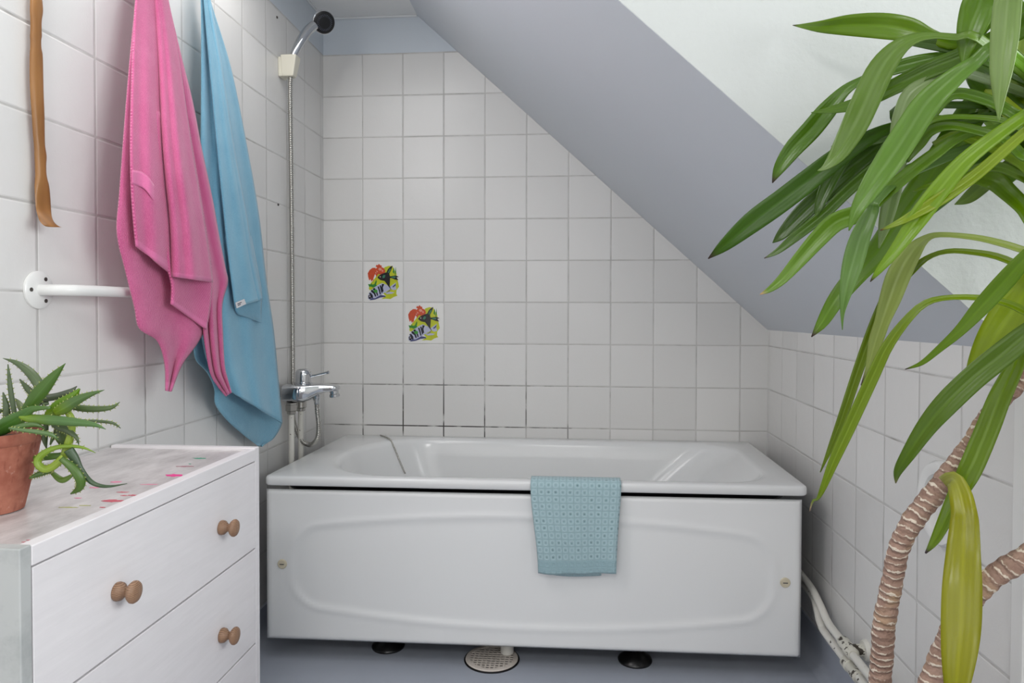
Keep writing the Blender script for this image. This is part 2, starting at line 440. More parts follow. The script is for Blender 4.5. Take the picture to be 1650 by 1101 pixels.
# white cheek of the dormer, closes the end of the slope and faces the viewer
mb = MB(); mb.prism([(0, YD-.001, CZ), (XS+.002, YD-.001, CZ+.006), (XE, YD-.001, ZE+.006), (XD+.1, YD-.001, ZE), (XD+.1, YD-.001, CZ2), (0, YD-.001, CZ2)], (0, .05, 0))
struct(mb.build('wall_dormer', M['white_paint'], smooth=False, origin=(0, 0, 0)))
mb = MB(); mb.box((W+.1, YF, ZE-.06), (XD+.1, YD-.002, ZE)); struct(mb.build('trim_sill', M['white_paint'], smooth=False, origin=(0, 0, 0)))
mb = MB()
wy0, wy1, wz0, wz1 = -2.9, -1.43, .94, 1.62
for lo, hi in (((XD, YF, ZE), (XD+.1, YD, wz0)), ((XD, YF, wz1), (XD+.1, YD, CZ2)), ((XD, YF, wz0), (XD+.1, wy0, wz1)), ((XD, wy1, wz0), (XD+.1, YD, wz1))): mb.box(lo, hi)
struct(mb.build('wall_window', M['white_paint'], smooth=False, origin=(0, 0, 0)))
mb = MB(); fw_ = .05
for lo, hi in (((XD+.03, wy0, wz0), (XD+.08, wy1, wz0+fw_)), ((XD+.03, wy0, wz1-fw_), (XD+.08, wy1, wz1)), ((XD+.03, wy0, wz0), (XD+.08, wy0+fw_, wz1)), ((XD+.03, wy1-fw_, wz0), (XD+.08, wy1, wz1)), ((XD+.03, (wy0+wy1)/2-.03, wz0), (XD+.08, (wy0+wy1)/2+.03, wz1))): mb.box(lo, hi)
win = struct(mb.build('window_1', M['white_metal'], smooth=False, origin=(0, 0, 0)))
mb = MB(); mb.box((XD+.05, wy0+.02, wz0+.02), (XD+.056, wy1-.02, wz1-.02)); mb.build('pane', M['glass'], win, smooth=False)
mb = MB(); mb.prism([(0, YF, 0), (XD+.1, YF, 0), (XD+.1, YF, CZ2), (0, YF, CZ2)], (0, -.1, 0)); struct(mb.build('wall_front', M['ceiling_paint'], smooth=False, origin=(0, 0, 0)))
# vinyl turned up as a skirting, with a coved foot
def skirt(name, p0, p1, inn):
    p0, p1, inn = V(p0), V(p1), V(inn); prof = [(.0005, .09), (.0045, .088), (.0045, .03), (.008, .012), (.02, .003), (.035, .0005), (.0005, .0005)]
    mb = MB(); rows = [[p0+inn*a+V((0, 0, b)) for a, b in prof], [p1+inn*a+V((0, 0, b)) for a, b in prof]]
    mb.grid(rows, True); n = len(prof); mb.face(*range(n)); mb.face(*range(n, 2*n))
    struct(mb.build(name, M['vinyl'], origin=(0, 0, 0), angle=60))
skirt('baseboard_right', (W, -.005, 0), (W, YF+.005, 0), (-1, 0, 0))
skirt('baseboard_left', (0, -.005, 0), (0, YF+.005, 0), (1, 0, 0))
skirt('baseboard_back', (.04, 0, 0), (W-.04, 0, 0), (0, -1, 0))
# corner trim on the right wall below the dormer cheek, caulk lines under the ceiling
mb = MB(); mb.box((W-.006, -1.402, .095), (W, -1.372, ZE-.002)); struct(mb.build('trim_1', M['white_metal'], smooth=False, bevel=.002))
mb = MB(); mb.tube([(.0035, -.002, CZ-.003), (.0035, YD, CZ-.003)], .004, 8); struct(mb.build('trim_2', M['caulk']))
mb = MB(); mb.tube([(.003, -.004, CZ-.003), (XS, -.004, CZ-.003)], .004, 8); struct(mb.build('trim_3', M['caulk']))

# ------------------------------------------------------------------ bathtub
FL, FR, BR, BL = (.069, -.658), (1.524, -.634), (1.528, -.003), (.082, -.003)
RZ0, RZ1 = .483, .5095
def bil(a, b):      # a,b in 0..1 -> x,y on the tilted quad
    return tuple(lerp(lerp(FL[i], FR[i], a), lerp(BL[i], BR[i], a), b) for i in (0, 1))
L_, D_ = 1.455, .64
def rrect(x0, y0, x1, y1, rr, n=28, rl=None):
    out = []; rl = rl or rr
    for cx, cy, a0, r in ((x1-rr, y1-rr, 0, rr), (x0+rl, y1-rl, PI/2, rl), (x0+rl, y0+rl, PI, rl), (x1-rr, y0+rr, 3*PI/2, rr)):
        for k in range(n): out.append((cx+r*math.cos(a0+PI/2*k/(n-1)), cy+r*math.sin(a0+PI/2*k/(n-1))))
    return out
def ring(x0, y0, x1, y1, r, z, rl=None): return [V((*bil(px/L_, py/D_), z)) for px, py in rrect(x0, y0, x1, y1, r, 28, rl)]
tub = thing('bathtub', (.80, -.33, 0), 'long white enamel bathtub with a front panel across the alcove', 'bathtub')
mb = MB(); rows = []
for ins, z in ((.035, RZ0-.0), (.012, RZ0), (.003, RZ0+.001), (0, RZ0+.005), (0, RZ1-.007), (.002, RZ1-.002), (.007, RZ1)):
    rows.append(ring(ins, ins, L_-ins, D_-ins, .018-min(ins, .012)*.5, z))
ix0, iy0, ix1, iy1 = .115, .034, L_-.075, D_-.052
for k, (g, z, r) in enumerate(((-.012, RZ1, .10), (0, RZ1-.001, .105), (.008, RZ1-.006, .11), (.014, RZ1-.016, .112))):
    rows.append(ring(ix0+g, iy0+g*.8, ix1-g, iy1-g*.8, r+.03, z, .235))
for q in (.12, .25, .4, .55, .7, .82, .9, .95, .985, 1.):
    e = .5-.5*math.cos(PI*q)
    z = lerp(RZ1-.02, .155, q if q < .8 else .8+(.2)*sst(.8, 1, q))
    gl = lerp(.018, .20, q**1.1); gr = lerp(.018, .40, q**.85)
    gy = lerp(.013, .095, q**1.5)
    if q > .9: gl += (q-.9)*1.0; gr += (q-.9)*1.0; gy += (q-.9)*.7
    rows.append(ring(ix0+gl, iy0+gy, ix1-gr, iy1-gy, max(.14-.05*q, .05), z, .228-.08*q))
ids = mb.grid(rows, True); mb.face(*ids[-1])
TUBV, TUBF = list(mb.v), list(mb.f)
# underside skin for the tub body, darkened to paint shade into the rim gap
rows2 = [ring(.035, .035, L_-.035, D_-.035, .02, RZ0), ring(.10, .03+.03, L_-.10, D_-.06, .08, .40), ring(.28, .10, L_-.42, D_-.12, .07, .135)]
mb.cur = 1
mb.grid(rows2, True, flip=True); mb.face(*range(len(mb.v)-112, len(mb.v)))
mb.build('tub_shell', [M['enamel'], M['dark']], tub, angle=55)
# moulded front panel
mb = MB(); nx, nz = 150, 60
PA, PB = V((.069, -.646, 0)), V((1.513, -.622, 0))
pz0, pz1 = .053, .4705
def panel_h(a, b):
    x = a*1.444; z = b*(pz1-pz0)
    cx, hw = .722, .655
    top = .358-.045*((x-cx)/hw)**2; bot = .052+.05*((x-cx)/hw)**2
    # signed distance to rounded arch-sided field
    rx = hw-abs(x-cx); rz = min(top-z, z-bot)
    r = .085
    if rx < r and rz < r: d = r-math.hypot(r-rx, r-rz)
    else: d = min(rx, rz)
    return .0022*sst(-.004, .02, d)-.0024*sst(-.012, 0, d)*(1-sst(0, .02, d))
rows = []
for j in range(nz+1):
    row = []
    for i in range(nx+1):
        a, b = i/nx, j/nz; p = PA.lerp(PB, a)
        ed = min(a*1.444, (1-a)*1.444, b*(pz1-pz0), (1-b)*(pz1-pz0))
        y = p.y+panel_h(a, b)+.006*(1-sst(0, .007, ed))
        row.append((p.x, y, lerp(pz0, pz1, b)))
    rows.append(row)
mb.grid(rows)
pan = mb.build('front_panel', M['panel_white'], tub, angle=180, solid=.004, off=-1)
for u, v in ((455, 909), (1265, 939)):
    p = ony(u, v, lerp(-.646, -.622, (ony(u, v, -.64).x-.069)/1.444))
    mb = MB(); mb.lathe(p+V((0, .003, 0)), (0, -1, 0), [(.0132, 0), (.0132, .005), (.0115, .0068), (.001, .0072)], 24)
    mb.cur = 1; dx = .006; mb.box(p+V((-dx, -.0047, -.0011)), p+V((dx, -.003, .0011)))
    c = mb.build('screw_cover', [M['beige'], M['ink']], pan); c['label'] = 'round beige screw cover with a slot'
for u, v in ((623, 1050), (1024, 1073)):
    p = onz(u, v-3, 0); p.y += .018
    mb = MB(); mb.lathe((p.x, p.y, 0), (0, 0, 1), [(.046, 0), (.047, .004), (.045, .008), (.022, .024), (.013, .03), (.013, .2)], 32)
    for k in range(8):
        a = PI/4*k+.2; d = V((math.cos(a), math.sin(a), 0)); n = V((-d.y, d.x, 0))*.0015; b = V((p.x, p.y, 0))
        mb.prism([b+d*.012+V((0, 0, .008))-n, b+d*.039+V((0, 0, .008))-n, b+d*.012+V((0, 0, .033))-n], n*2)
    f_ = mb.build('foot', M['black_foot'], tub); f_['label'] = 'black round adjustable foot under the panel'
# bead chain of the plug, lying over the rear left rim and down the slope
mb = MB()
bv = BVHTree.FromPolygons([tuple(p) for p in TUBV], TUBF)
def ontub(u, v):
    h = bv.ray_cast(CAM, ray(u, v).normalized())
    return h[0]+h[1]*.0028 if h[1].dot(ray(u, v)) < 0 else h[0]-h[1]*.0028
pts = [ontub(*q) for q in ((613, 703), (621, 705.5), (629, 710), (633, 718), (637, 727), (641, 737), (645, 747), (649, 756), (652, 763))]
path = [V(p) for p in cr(pts, 75)]
for p in path:
    mb.lathe(p-V((0, 0, .0022)), (0, 0, 1), [(.0004, -.0004), (.0022, .0003), (.0029, .0022), (.0022, .0041), (.0004, .0048)], 8)
mb.tube(path, .0007, 6)
c = mb.build('plug_chain', M['steel'], tub); c['label'] = 'steel bead chain lying over the rear rim'

# ------------------------------------------------------------------ floor drain and its waste pipe
dp = onz(792.5, 1063, 0)
dr = thing('floor_drain', (dp.x, dp.y, 0), 'round cream grated drain set in the blue floor under the bath', 'drain')
mb = MB(); R_ = .073
mb.lathe((dp.x, dp.y, 0), (0, 0, 1), [(.0768, .0002), (.0768, .0022), (.075, .0025), (.02, .0018)], 48)
mb.build('surround', M['dark'], dr)
mb = MB()
mb.lathe((dp.x, dp.y, 0), (0, 0, 1), [(R_-.0015, .002), (R_, .004), (R_-.002, .0065), (R_-.012, .007), (.062, .0065), (.0615, .004), (.0615, .002)], 48)
for k in range(-5, 6):
    w = math.sqrt(max(.0625**2-(k*.0122)**2, 0)); y = k*.0122
    mb.box((dp.x-w, dp.y+y-.0022, .0040), (dp.x+w, dp.y+y+.0022, .0062))
    mb.box((dp.x+y-.0020, dp.y-w, .0038), (dp.x+y+.0020, dp.y+w, .0058))
mb.build('grate', M['drain'], dr)
wp = onz(816, 1058, .006)
mb = MB(); mb.tube([(wp.x, wp.y+.02, .0075), (wp.x, wp.y+.02, .03), (wp.x, wp.y+.02, .036), (wp.x, wp.y+.02, .13)], [.0185, .0185, .020, .020], 24)
tag(mb.build('waste_pipe', M['old_white']), 'short white waste pipe standing on the floor drain', 'pipe')

# ------------------------------------------------------------------ washcloth over the rim
def tubfront(x): return lerp(FL[1], FR[1], (x-FL[0])/(FR[0]-FL[0]))
mb = MB(); rows = []; uvs = []
prof = [(.062, .468), (.054, .498), (.041, .513), (.025, .5135), (.006, .5135), (-.003, .509), (-.0055, .498), (-.007, .48)]
nd = 34
for k in range(nd): prof.append((-.0075-.004*math.sin(PI*k/nd), lerp(.475, .268, (k+1)/nd)))
L0 = 0; ns = 30; prev = None
for k, (dy, z) in enumerate(prof):
    if prev: L0 += math.hypot(dy-prev[0], z-prev[1])
    prev = (dy, z); row = []; uvr = []
    h = sst(.50, .27, z)
    xl = lerp(.8015, .823, h**.9); xr = lerp(1.041, 1.0285, h**.7)
    for i in range(ns+1):
        s = i/ns; x = lerp(xl, xr, s)
        y = tubfront(x)+dy-h*(.004+.004*math.sin(s*7+.5)+.003*math.sin(s*15+z*20))
        row.append((x, y, z-.004*h*math.sin(s*3.3)+.006*h*s)); uvr.append((s*.235, L0))
    rows.append(row); uvs.append(uvr)
mb.grid(rows, uvs=uvs)
rows = []; uvs = []      # rear layer that peeps out below the hem
for k in range(6):
    rows.append([(lerp(.845, .99, i/16), tubfront(.9)-.0035, lerp(.33, .2635-.005*math.sin(PI*(i/16)**.8), k/5)) for i in range(17)]); uvs.append([(i*.01, .31+k*.008) for i in range(17)])
mb.grid(rows, uvs=uvs)
tag(mb.build('washcloth', M['wash'], solid=.003, angle=180, fix=False), 'pale teal washcloth with a ring pattern hung over the bath rim', 'washcloth')

# ------------------------------------------------------------------ bath mixer, pipes, hose, hand shower
mx_ = thing('bath_mixer', (.0, -.36, .70), 'chrome single lever bath mixer on the left wall above the rim', 'tap')
mb = MB(); rows = []
# body swept from the wall (x) to the spout: (x, half width in y, z top, z bottom)
DZ = .021
prof = [(.0165, .050, .7105, .668), (.019, .056, .714, .665), (.055, .056, .715, .664), (.082, .053, .715, .665), (.10, .044, .7145, .672), (.125, .032, .7135, .683), (.15, .025, .7125, .688), (.178, .022, .711, .690), (.19, .020, .709, .692), (.195, .016, .706, .695)]
for x, hw, zt, zb in prof:
    row = []; zb -= .007*(1-sst(.085, .14, x)); x -= .015*sst(.1, .19, x); hz = (zt-zb)/2; zc = (zt+zb)/2+DZ; yc = -.368
    for k in range(28):
        a = 2*PI*k/28; c, s_ = math.cos(a), math.sin(a)
        e = .45
        row.append((x, yc+hw*math.copysign(abs(c)**e, c), zc+hz*math.copysign(abs(s_)**e, s_)))
    rows.append(row)
ids = mb.grid(rows, True); mb.face(*ids[0]); mb.face(*ids[-1])
mb.build('body', M['chrome'], mx_, angle=50)
mb = MB(); mb.lathe((.166, -.368, .694+DZ), (.12, 0, -1), [(.0135, -.002), (.0135, .012), (.016, .014), (.016, .021), (.013, .023), (.0005, .0225)], 28); mb.build('spout_outlet', M['chrome'], mx_)
mb = MB(); mb.lathe((.068, -.368, .713+DZ), (0, 0, 1), [(.027, 0), (.027, .005), (.0255, .006), (.0255, .030), (.0245, .037), (.021, .043), (.013, .0465), (.0005, .0475)], 36); mb.build('cartridge_cap', M['chrome'], mx_)
mb = MB(); mb.tube(cr([(.088, -.368, .757), (.105, -.368, .760), (.135, -.366, .767), (.150, -.365, .771)], 14), [.0055]*3+[.0042]*8+[.005, .0055, .0035], 12); mb.build('lever', M['chrome'], mx_)
for y in (-.402, -.328):
    mb = MB(); mb.lathe((.042, y, .657+DZ), (0, 0, -1), [(.0175, 0), (.0175, .006), (.019, .007), (.019, .024), (.015, .027), (.0145, .034), (.012, .036)], 6 if y < -.36 else 20); mb.build('inlet_nut', M['steel'], mx_, angle=30)
hx, hy = .112, -.372
mb = MB(); mb.lathe((hx, hy, .684+DZ), (0, 0, -1), [(.009, 0), (.009, .008), (.0115, .009), (.0115, .021), (.009, .024), (.0082, .034)], 20); mb.build('hose_outlet', M['chrome'], mx_)
for k, (y, z1, lab) in enumerate(((-.402, .632+DZ, 'white painted supply pipe under the mixer, nearer the towels'), (-.328, .632+DZ, 'white painted supply pipe under the mixer, nearer the corner'))):
    mb = MB(); mb.tube([(.042, y, .05), (.042, y, .3), (.042, y, z1)], .0085, 16)
    tag(mb.build('supply_pipe', M['old_white']), lab, 'pipe', 'supply pipes of the mixer')
# hose: from the outlet down in a loop behind the pipes and up the wall to the bracket
HU = [onx(472, 600, .0095), onx(471, 450, .011), onx(469.5, 300, .015), onx(468, 200, .022), onx(467.5, 140, .032)]
hp = [(hx, hy, .6705), (.113, -.371, .645), (.116, -.368, .60), (.110, -.362, .562), (.090, -.352, .540), (.066, -.338, .537), (.045, -.330, .548), (.022, -.32, .585), (.0105, -.318, .64), (.0092, lerp(-.318, HU[0].y, .6), .70)]+[tuple(p) for p in HU]+[(.036, -.380, 1.697)]
dense = [V(p) for p in cr(hp, 1500)]; path = [dense[0]]
for p in dense:
    while (p-path[-1]).length > .0014: path.append(path[-1]+(p-path[-1]).normalized()*.0014)
rad = [.0070+.0011*math.sin(k*2*PI/4) for k in range(len(path))]
mb = MB(); mb.tube(path, rad, 10)
tag(mb.build('shower_hose', M['steel'], angle=180), 'ribbed steel shower hose running up the left wall from the mixer', 'hose')
br = thing('shower_bracket', (.0, -.38, 1.69), 'cream plastic wall bracket holding the hand shower', 'bracket')
mb = MB()
b0 = V((.036, -.380, 1.722)); ax = V((.16, .0, 1)).normalized()
# tapered cradle: wall plate + holder block with slanted sides
mb.prism([(.0, -.394, 1.690), (.0, -.352, 1.690), (.0, -.350, 1.750), (.0, -.396, 1.750)], (.012, 0, 0))
rows = []
for z, x1, hy_ in ((1.690, .047, .0135), (1.697, .0490, .0145), (1.748, .059, .0195), (1.755, .0595, .0200)):
    rows.append([(.010, -.380-hy_, z), (x1, -.380-hy_, z), (x1, -.380+hy_, z), (.010, -.380+hy_, z)])
ids = mb.grid(rows, True); mb.face(*ids[0]); mb.face(*ids[-1])
mb.build('cradle', M['cream'], br, smooth=False, bevel=.003)
hd = thing('hand_shower', (.04, -.38, 1.70), 'chrome hand shower with a dark round spray face, near the ceiling', 'shower head')
HC = V((.116, -.318, 1.884)); hp = [(.044, -.380, 1.756), (.052, -.376, 1.778), (.064, -.366, 1.81), (.079, -.351, 1.844), (.094, -.336, 1.866)]
mb = MB(); mb.tube(cr(hp, 26), [lerp(.0120, .0150, sst(0, .6, k/25)) for k in range(26)], 20); mb.build('handle', M['chrome'], hd)
mb = MB(); mb.tube([(.034, -.380, 1.700), (.044, -.380, 1.757)], [.0085, .0115], 16); mb.build('hose_cone', M['cream'], hd)
face = V((.60, -.62, -.50)).normalized()
mb = MB(); mb.lathe(HC-face*.016, face, [(0.0072, -0.0096), (0.0216, -0.0048), (0.0324, 0.0048), (0.0366, 0.0168), (0.0366, 0.0228), (0.0342, 0.0252)], 40); mb.build('head', M['chrome'], hd)
mb = MB(); mb.lathe(HC-face*.016, face, [(0.0341, 0.0234), (0.0341, 0.0270), (0.0300, 0.0294), (0.0216, 0.0294), (0.0204, 0.0306), (0.0096, 0.0312), (0.0006, 0.0312)], 40); fc = mb.build('spray_face', M['dark'], hd)
mb = MB(); n_ = face.orthogonal().normalized(); b_ = face.cross(n_)
for rr, cnt in ((.0155, 18), (.0195, 24), (.0235, 28)):
    for k in range(cnt):
        a = 2*PI*k/cnt; p = HC-face*.016+(n_*math.cos(a)+b_*math.sin(a))*rr+face*.0292
        mb.lathe(p, face, [(.0011, 0), (.0009, .0016)], 6)
mb.build('nozzles', flat('nozzle_grey', rgb(110, 116, 135), .4), fc)

# ------------------------------------------------------------------ grab rail
gr_ = thing('grab_rail', (0, -1.385, .998), 'white tubular grab rail on the left wall, running behind the towels', 'grab rail')
gp = [(.006, -1.378, .998), (.03, -1.375, .998), (.052, -1.352, .998), (.060, -1.30, .998), (.060, -1.22, .998), (.060, -1.06, .998), (.059, -1.02, .998), (.050, -.99, .998), (.03, -.96, .998), (.006, -.945, .998)]
mb = MB(); mb.tube(cr(gp, 60), .0098, 20); mb.build('rail', M['white_metal'], gr_)
for y in (-1.378, -.945):
    mb = MB(); mb.lathe((.0, y, .998), (1, 0, 0), [(.0325, .0005), (.0325, .004), (.030, .0062), (.013, .0068), (.0005, .0068)], 40); fl = mb.build('flange', M['white_metal'], gr_)
    for k in range(3):
        a = PI+2*PI*k/3
        p = V((.0062, y+.0215*math.cos(a), .998+.0215*math.sin(a)))
        mb = MB(); mb.lathe(p, (1, 0, 0), [(.0035, 0), (.0035, .0012), (.001, .0006)], 14); s_ = mb.build('screw', M['screw'], fl); s_['label'] = 'dark steel screw'
# small screws left in the wall
for (u, v), lab in (((446, 28), 'small dark screw left high on the left wall near the ceiling'), ((448, 330), 'small dark screw left in the left wall beside the shower hose')):
    p = onx(u, v, 0); mb = MB(); mb.lathe(p, (1, 0, 0), [(.004, 0), (.004, .0015), (.0025, .003), (.0005, .003)], 12); tag(mb.build('screw', M['screw']), lab, 'screw')

# ------------------------------------------------------------------ back scratcher
prof = [(-70, 47, 64), (-40, 49, 66), (-12, 50, 65), (0, 50, 66.5), (18, 49.6, 68), (34, 50.6, 65.5), (48, 50.6, 65.4), (58, 49.8, 65.8), (66, 50.4, 64.6), (78, 50.2, 65), (90, 49.2, 67.5), (120, 49, 68.4), (150, 50, 69), (185, 52.5, 70.3), (215, 54.5, 70.5), (235, 56.4, 71), (252, 57.0, 73.6), (266, 57.8, 72.8), (283, 58.2, 73.6), (300, 56.5, 78.5), (318, 56.6, 81), (336, 58, 82.2), (348, 61, 83.2), (356, 64, 86), (362, 69, 91), (365.5, 76, 97), (366.2, 92, 99.5)]
mb = MB(); rows = []
pr = cr(prof, 120)
for k, (v, a, b) in enumerate(pr):
    hook = sst(325, 367, v)
    row = []
    for q in range(16):
        an = 2*PI*q/16; c, s_ = math.cos(an), math.sin(an)
        th = .0055 if v < 285 else lerp(.0055, .0022, sst(285, 325, v))
        x0 = lerp(.0045, .014, sst(-70, -10, v))+.028*hook**2
        p = onx(lerp(a, b, .5+.5*math.copysign(abs(c)**.7, c)), v+s_*.2, x0)
        row.append(p+V((th*s_, 0, 0)))
    rows.append(row)
ids = mb.grid(rows, True); mb.face(*ids[0]); mb.face(*ids[-1])
tag(mb.build('back_scratcher', M['scratcher'], angle=70), 'long wooden back scratcher with a curved claw hanging on the left wall', 'back scratcher')

# ------------------------------------------------------------------ towels
def patch(mb, Lp, Rp, xf, nt=48, ns=18, hem=0, width=.25):
    """one layer of hanging cloth between two outlines; xf(s,t,v) is its distance from the wall"""
    A, B = cr(Lp, nt), cr(Rp, nt); rows = []; uvs = []; L0 = [0.]*(ns+1)
    for k in range(nt):
        t = k/(nt-1); row = []; uvr = []
        for i in range(ns+1):
            s = i/ns; u = lerp(A[k][0], B[k][0], s); v = lerp(A[k][1], B[k][1], s)
            p = onx(u, v, xf(s, t, v)); row.append(p)
        rows.append(row)
    for k in range(nt):
        uvr = []
        for i in range(ns+1):
            if k: L0[i] += (rows[k][i]-rows[k-1][i]).length
            uvr.append((i/ns*width, L0[i]))
        uvs.append(uvr)
    ids = mb.grid(rows, uvs=uvs)
    if hem:
        # last rows are the flat woven hem
        n = ns*(nt-1); per = ns
        for f in range(len(mb.f)-per*hem, len(mb.f)): mb.mi[f] = 1
    return rows
def depth(base, top, amp=0., n=1., ph=0., bul=0.):
    def f(s, t, v):
        k = sst(-80, 330, v)
        return lerp(.0045, lerp(top, base, k), sst(-97, -15, v))+k*(amp*math.sin(n*2*PI*s+ph))+bul*(.35+.65*k)*(1-(2*s-1)**2)
    return f
FB = depth(.110, .044, .0045, 1.5, 2.6, .006)
pink = thing('bath_towel', (.05, -1.05, .78), 'pink waffle towel hanging in folds in front of the grab rail', 'towel')
mb = MB()
patch(mb, [(236, -95), (228, -40), (220, 0), (212, 73), (203, 174), (193, 309), (189, 375), (202, 434), (217, 495), (225, 530), (252, 548), (266, 585), (268, 630)],
          [(256, -95), (258, -40), (262, 0), (265, 73), (275, 174), (290, 309), (305, 375), (318, 434), (328, 495), (333, 520), (317, 553), (292, 588), (275, 631)],
      depth(.086, .036, .006, 1.4, .3), 64, 22, 2, .3)
patch(mb, [(246, -95), (246, -40), (246, 0), (247, 91), (255, 163), (264, 236), (277, 320), (292, 381), (305, 430), (315, 473), (325, 513), (330, 555), (338, 600), (349, 620), (364, 638)],
          [(262, -95), (266, -40), (270, 0), (291, 91), (309, 163), (323, 236), (341, 320), (352, 381), (362, 432), (366, 455), (357, 490), (358, 540), (361, 590), (366, 612), (372, 633)],
      depth(.092, .034, .006, 2.2, 1.2, .006), 64, 20, 2, .22)
patch(mb, [(250, 180), (256, 300), (262, 380), (270, 430), (277, 460), (276, 490)], [(300, 180), (320, 300), (333, 380), (341, 440), (339, 488), (332, 531)],
      depth(.104, .05, .006, .8, 2.), 36, 16, 2, .15)
patch(mb, [(236, -95), (228, -40), (219, 0), (214, 91), (211, 218), (212, 291), (215, 345), (220, 397)],
          [(250, -95), (250, -40), (252, 0), (257, 91), (262, 218), (268, 291), (275, 363), (277, 443)],
      FB, 52, 20, 2, .2)
patch(mb, [(248, -95), (249, -40), (250, 0), (256, 91), (262, 218), (268, 291), (275, 363), (278, 446)],
          [(261, -95), (266, -40), (270, 0), (288, 100), (305, 218), (318, 300), (330, 372), (342, 455)],
      depth(.112, .046, .004, 2.2, .4, .022), 52, 24, 1, .22)
mb.build('cloth', [M['pink'], M['pink_hem']], pink, solid=.0045, angle=180, fix=False)
mb = MB()   # smooth woven band near the fold
rows = patch(mb, [(213, 274), (232, 279), (248, 298), (261, 324)], [(213, 297), (232, 304), (249, 326), (264, 352)], lambda s, t, v: FB(.02+.95*t, 0, v)+.0032, 16, 6, 0, .03)
b = mb.build('woven_band', M['pink_hem'], pink, solid=.001, angle=180, fix=False)
mb = MB(); q = onx(246, -95, .006); mb.tube(cr([(.003, q.y-.012, q.z-.01), (.005, q.y-.008, q.z+.02), (.006, q.y, q.z+.034), (.005, q.y+.008, q.z+.02), (.003, q.y+.012, q.z-.01)], 20), .002, 8); mb.build('hanging_loop', M['pink_hem'], pink)
blue = thing('bath_towel', (.05, -.75, .58), 'long blue terry towel hanging nearest the shower, with a white label', 'towel')
mb = MB()
patch(mb, [(314, 480), (313, 545), (316, 579), (334, 600), (346, 626), (348, 652), (367, 678), (395, 703), (416, 719)],
          [(390, 480), (410, 545), (428, 590), (442, 620), (451, 648), (453, 668), (453, 684), (440, 707), (422, 719)],
      depth(.036, .03, .004, 1., 1.), 44, 18, 2, .22)
patch(mb, [(326, -95), (325, -40), (324, 0), (324, 109), (323, 236), (320, 345), (320, 450), (324, 530), (333, 580), (352, 619)],
          [(331, -95), (334, -40), (338, 0), (371, 109), (397, 236), (416, 345), (428, 450), (440, 532), (447, 604), (454, 682)],
      lambda s, t, v: depth(.062, .03, .0045, 3.2, .5, .010)(s, t, v)*(1+.18*sst(560, 680, v)), 70, 30, 0, .34)
patch(mb, [(362, 380), (374, 450), (378, 475), (381, 503), (398, 512), (417, 519)], [(404, 380), (416, 440), (421, 470), (421, 490), (420, 505), (420, 520)],
      depth(.078, .05), 30, 10, 1, .1)
patch(mb, [(328, -95), (328, -40), (328, 0), (338, 109), (350, 236), (361, 345), (369, 420), (379, 495)],
          [(331, -95), (334, -40), (338, 0), (357, 109), (376, 236), (396, 345), (408, 420), (422, 483)],
      depth(.088, .038, .004, 1.2, 2.2, .010), 56, 18, 1, .14)
# raised edge strip running down the front fold
patch(mb, [(331, -90), (334, 0), (350, 109), (366, 236), (385, 345), (399, 420), (414, 487)], [(332, -90), (338, 0), (357, 109), (376, 236), (396, 345), (408, 420), (422, 483)],
      lambda s, t, v: depth(.094, .041)(s, t, v)+.004*(1-(2*s-1)**2), 56, 6, 0, .03)
mb.build('cloth', [M['blue'], M['blue_hem']], blue, solid=.0045, angle=180, fix=False)
mb = MB(); q = onx(328.5, -95, .006); mb.tube(cr([(.003, q.y-.012, q.z-.01), (.005, q.y-.008, q.z+.02), (.006, q.y, q.z+.034), (.005, q.y+.008, q.z+.02), (.003, q.y+.012, q.z-.01)], 20), .002, 8); mb.build('hanging_loop', M['blue_hem'], blue)
mb = MB(); q = [onx(u, v, .098) for u, v in ((379, 488), (393, 482), (396, 490), (381, 497))]
mb.prism(q, (.0012, 0, 0)); mb.cur = 1
for r0, r1, t0, t1 in ((.15, .6, .28, .42), (.15, .45, .55, .68)):
    e = [q[0].lerp(q[1], r0).lerp(q[3].lerp(q[2], r0), t0), q[0].lerp(q[1], r1).lerp(q[3].lerp(q[2], r1), t0), q[0].lerp(q[1], r1).lerp(q[3].lerp(q[2], r1), t1), q[0].lerp(q[1], r0).lerp(q[3].lerp(q[2], r0), t1)]
    mb.prism([p+V((.0012, 0, 0)) for p in e], (.0003, 0, 0))
c = mb.build('care_label', [M['label'], M['ink']], blue, smooth=False); c['label'] = 'small white cloth label'

# ------------------------------------------------------------------ chest of drawers
CX, CY0, CY1, CH = .300, -1.776, -1.181, .696
ch = thing('chest_of_drawers', (.15, -1.48, 0), 'white painted chest of drawers with wooden knobs and paint stains', 'chest of drawers')
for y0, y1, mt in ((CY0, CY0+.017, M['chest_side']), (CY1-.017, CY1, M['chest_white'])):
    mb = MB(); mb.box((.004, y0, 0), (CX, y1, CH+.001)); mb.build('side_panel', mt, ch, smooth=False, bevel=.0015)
mb = MB(); mb.box((.004, CY0+.017, CH-.022), (CX-.016, CY1-.017, CH-.004))
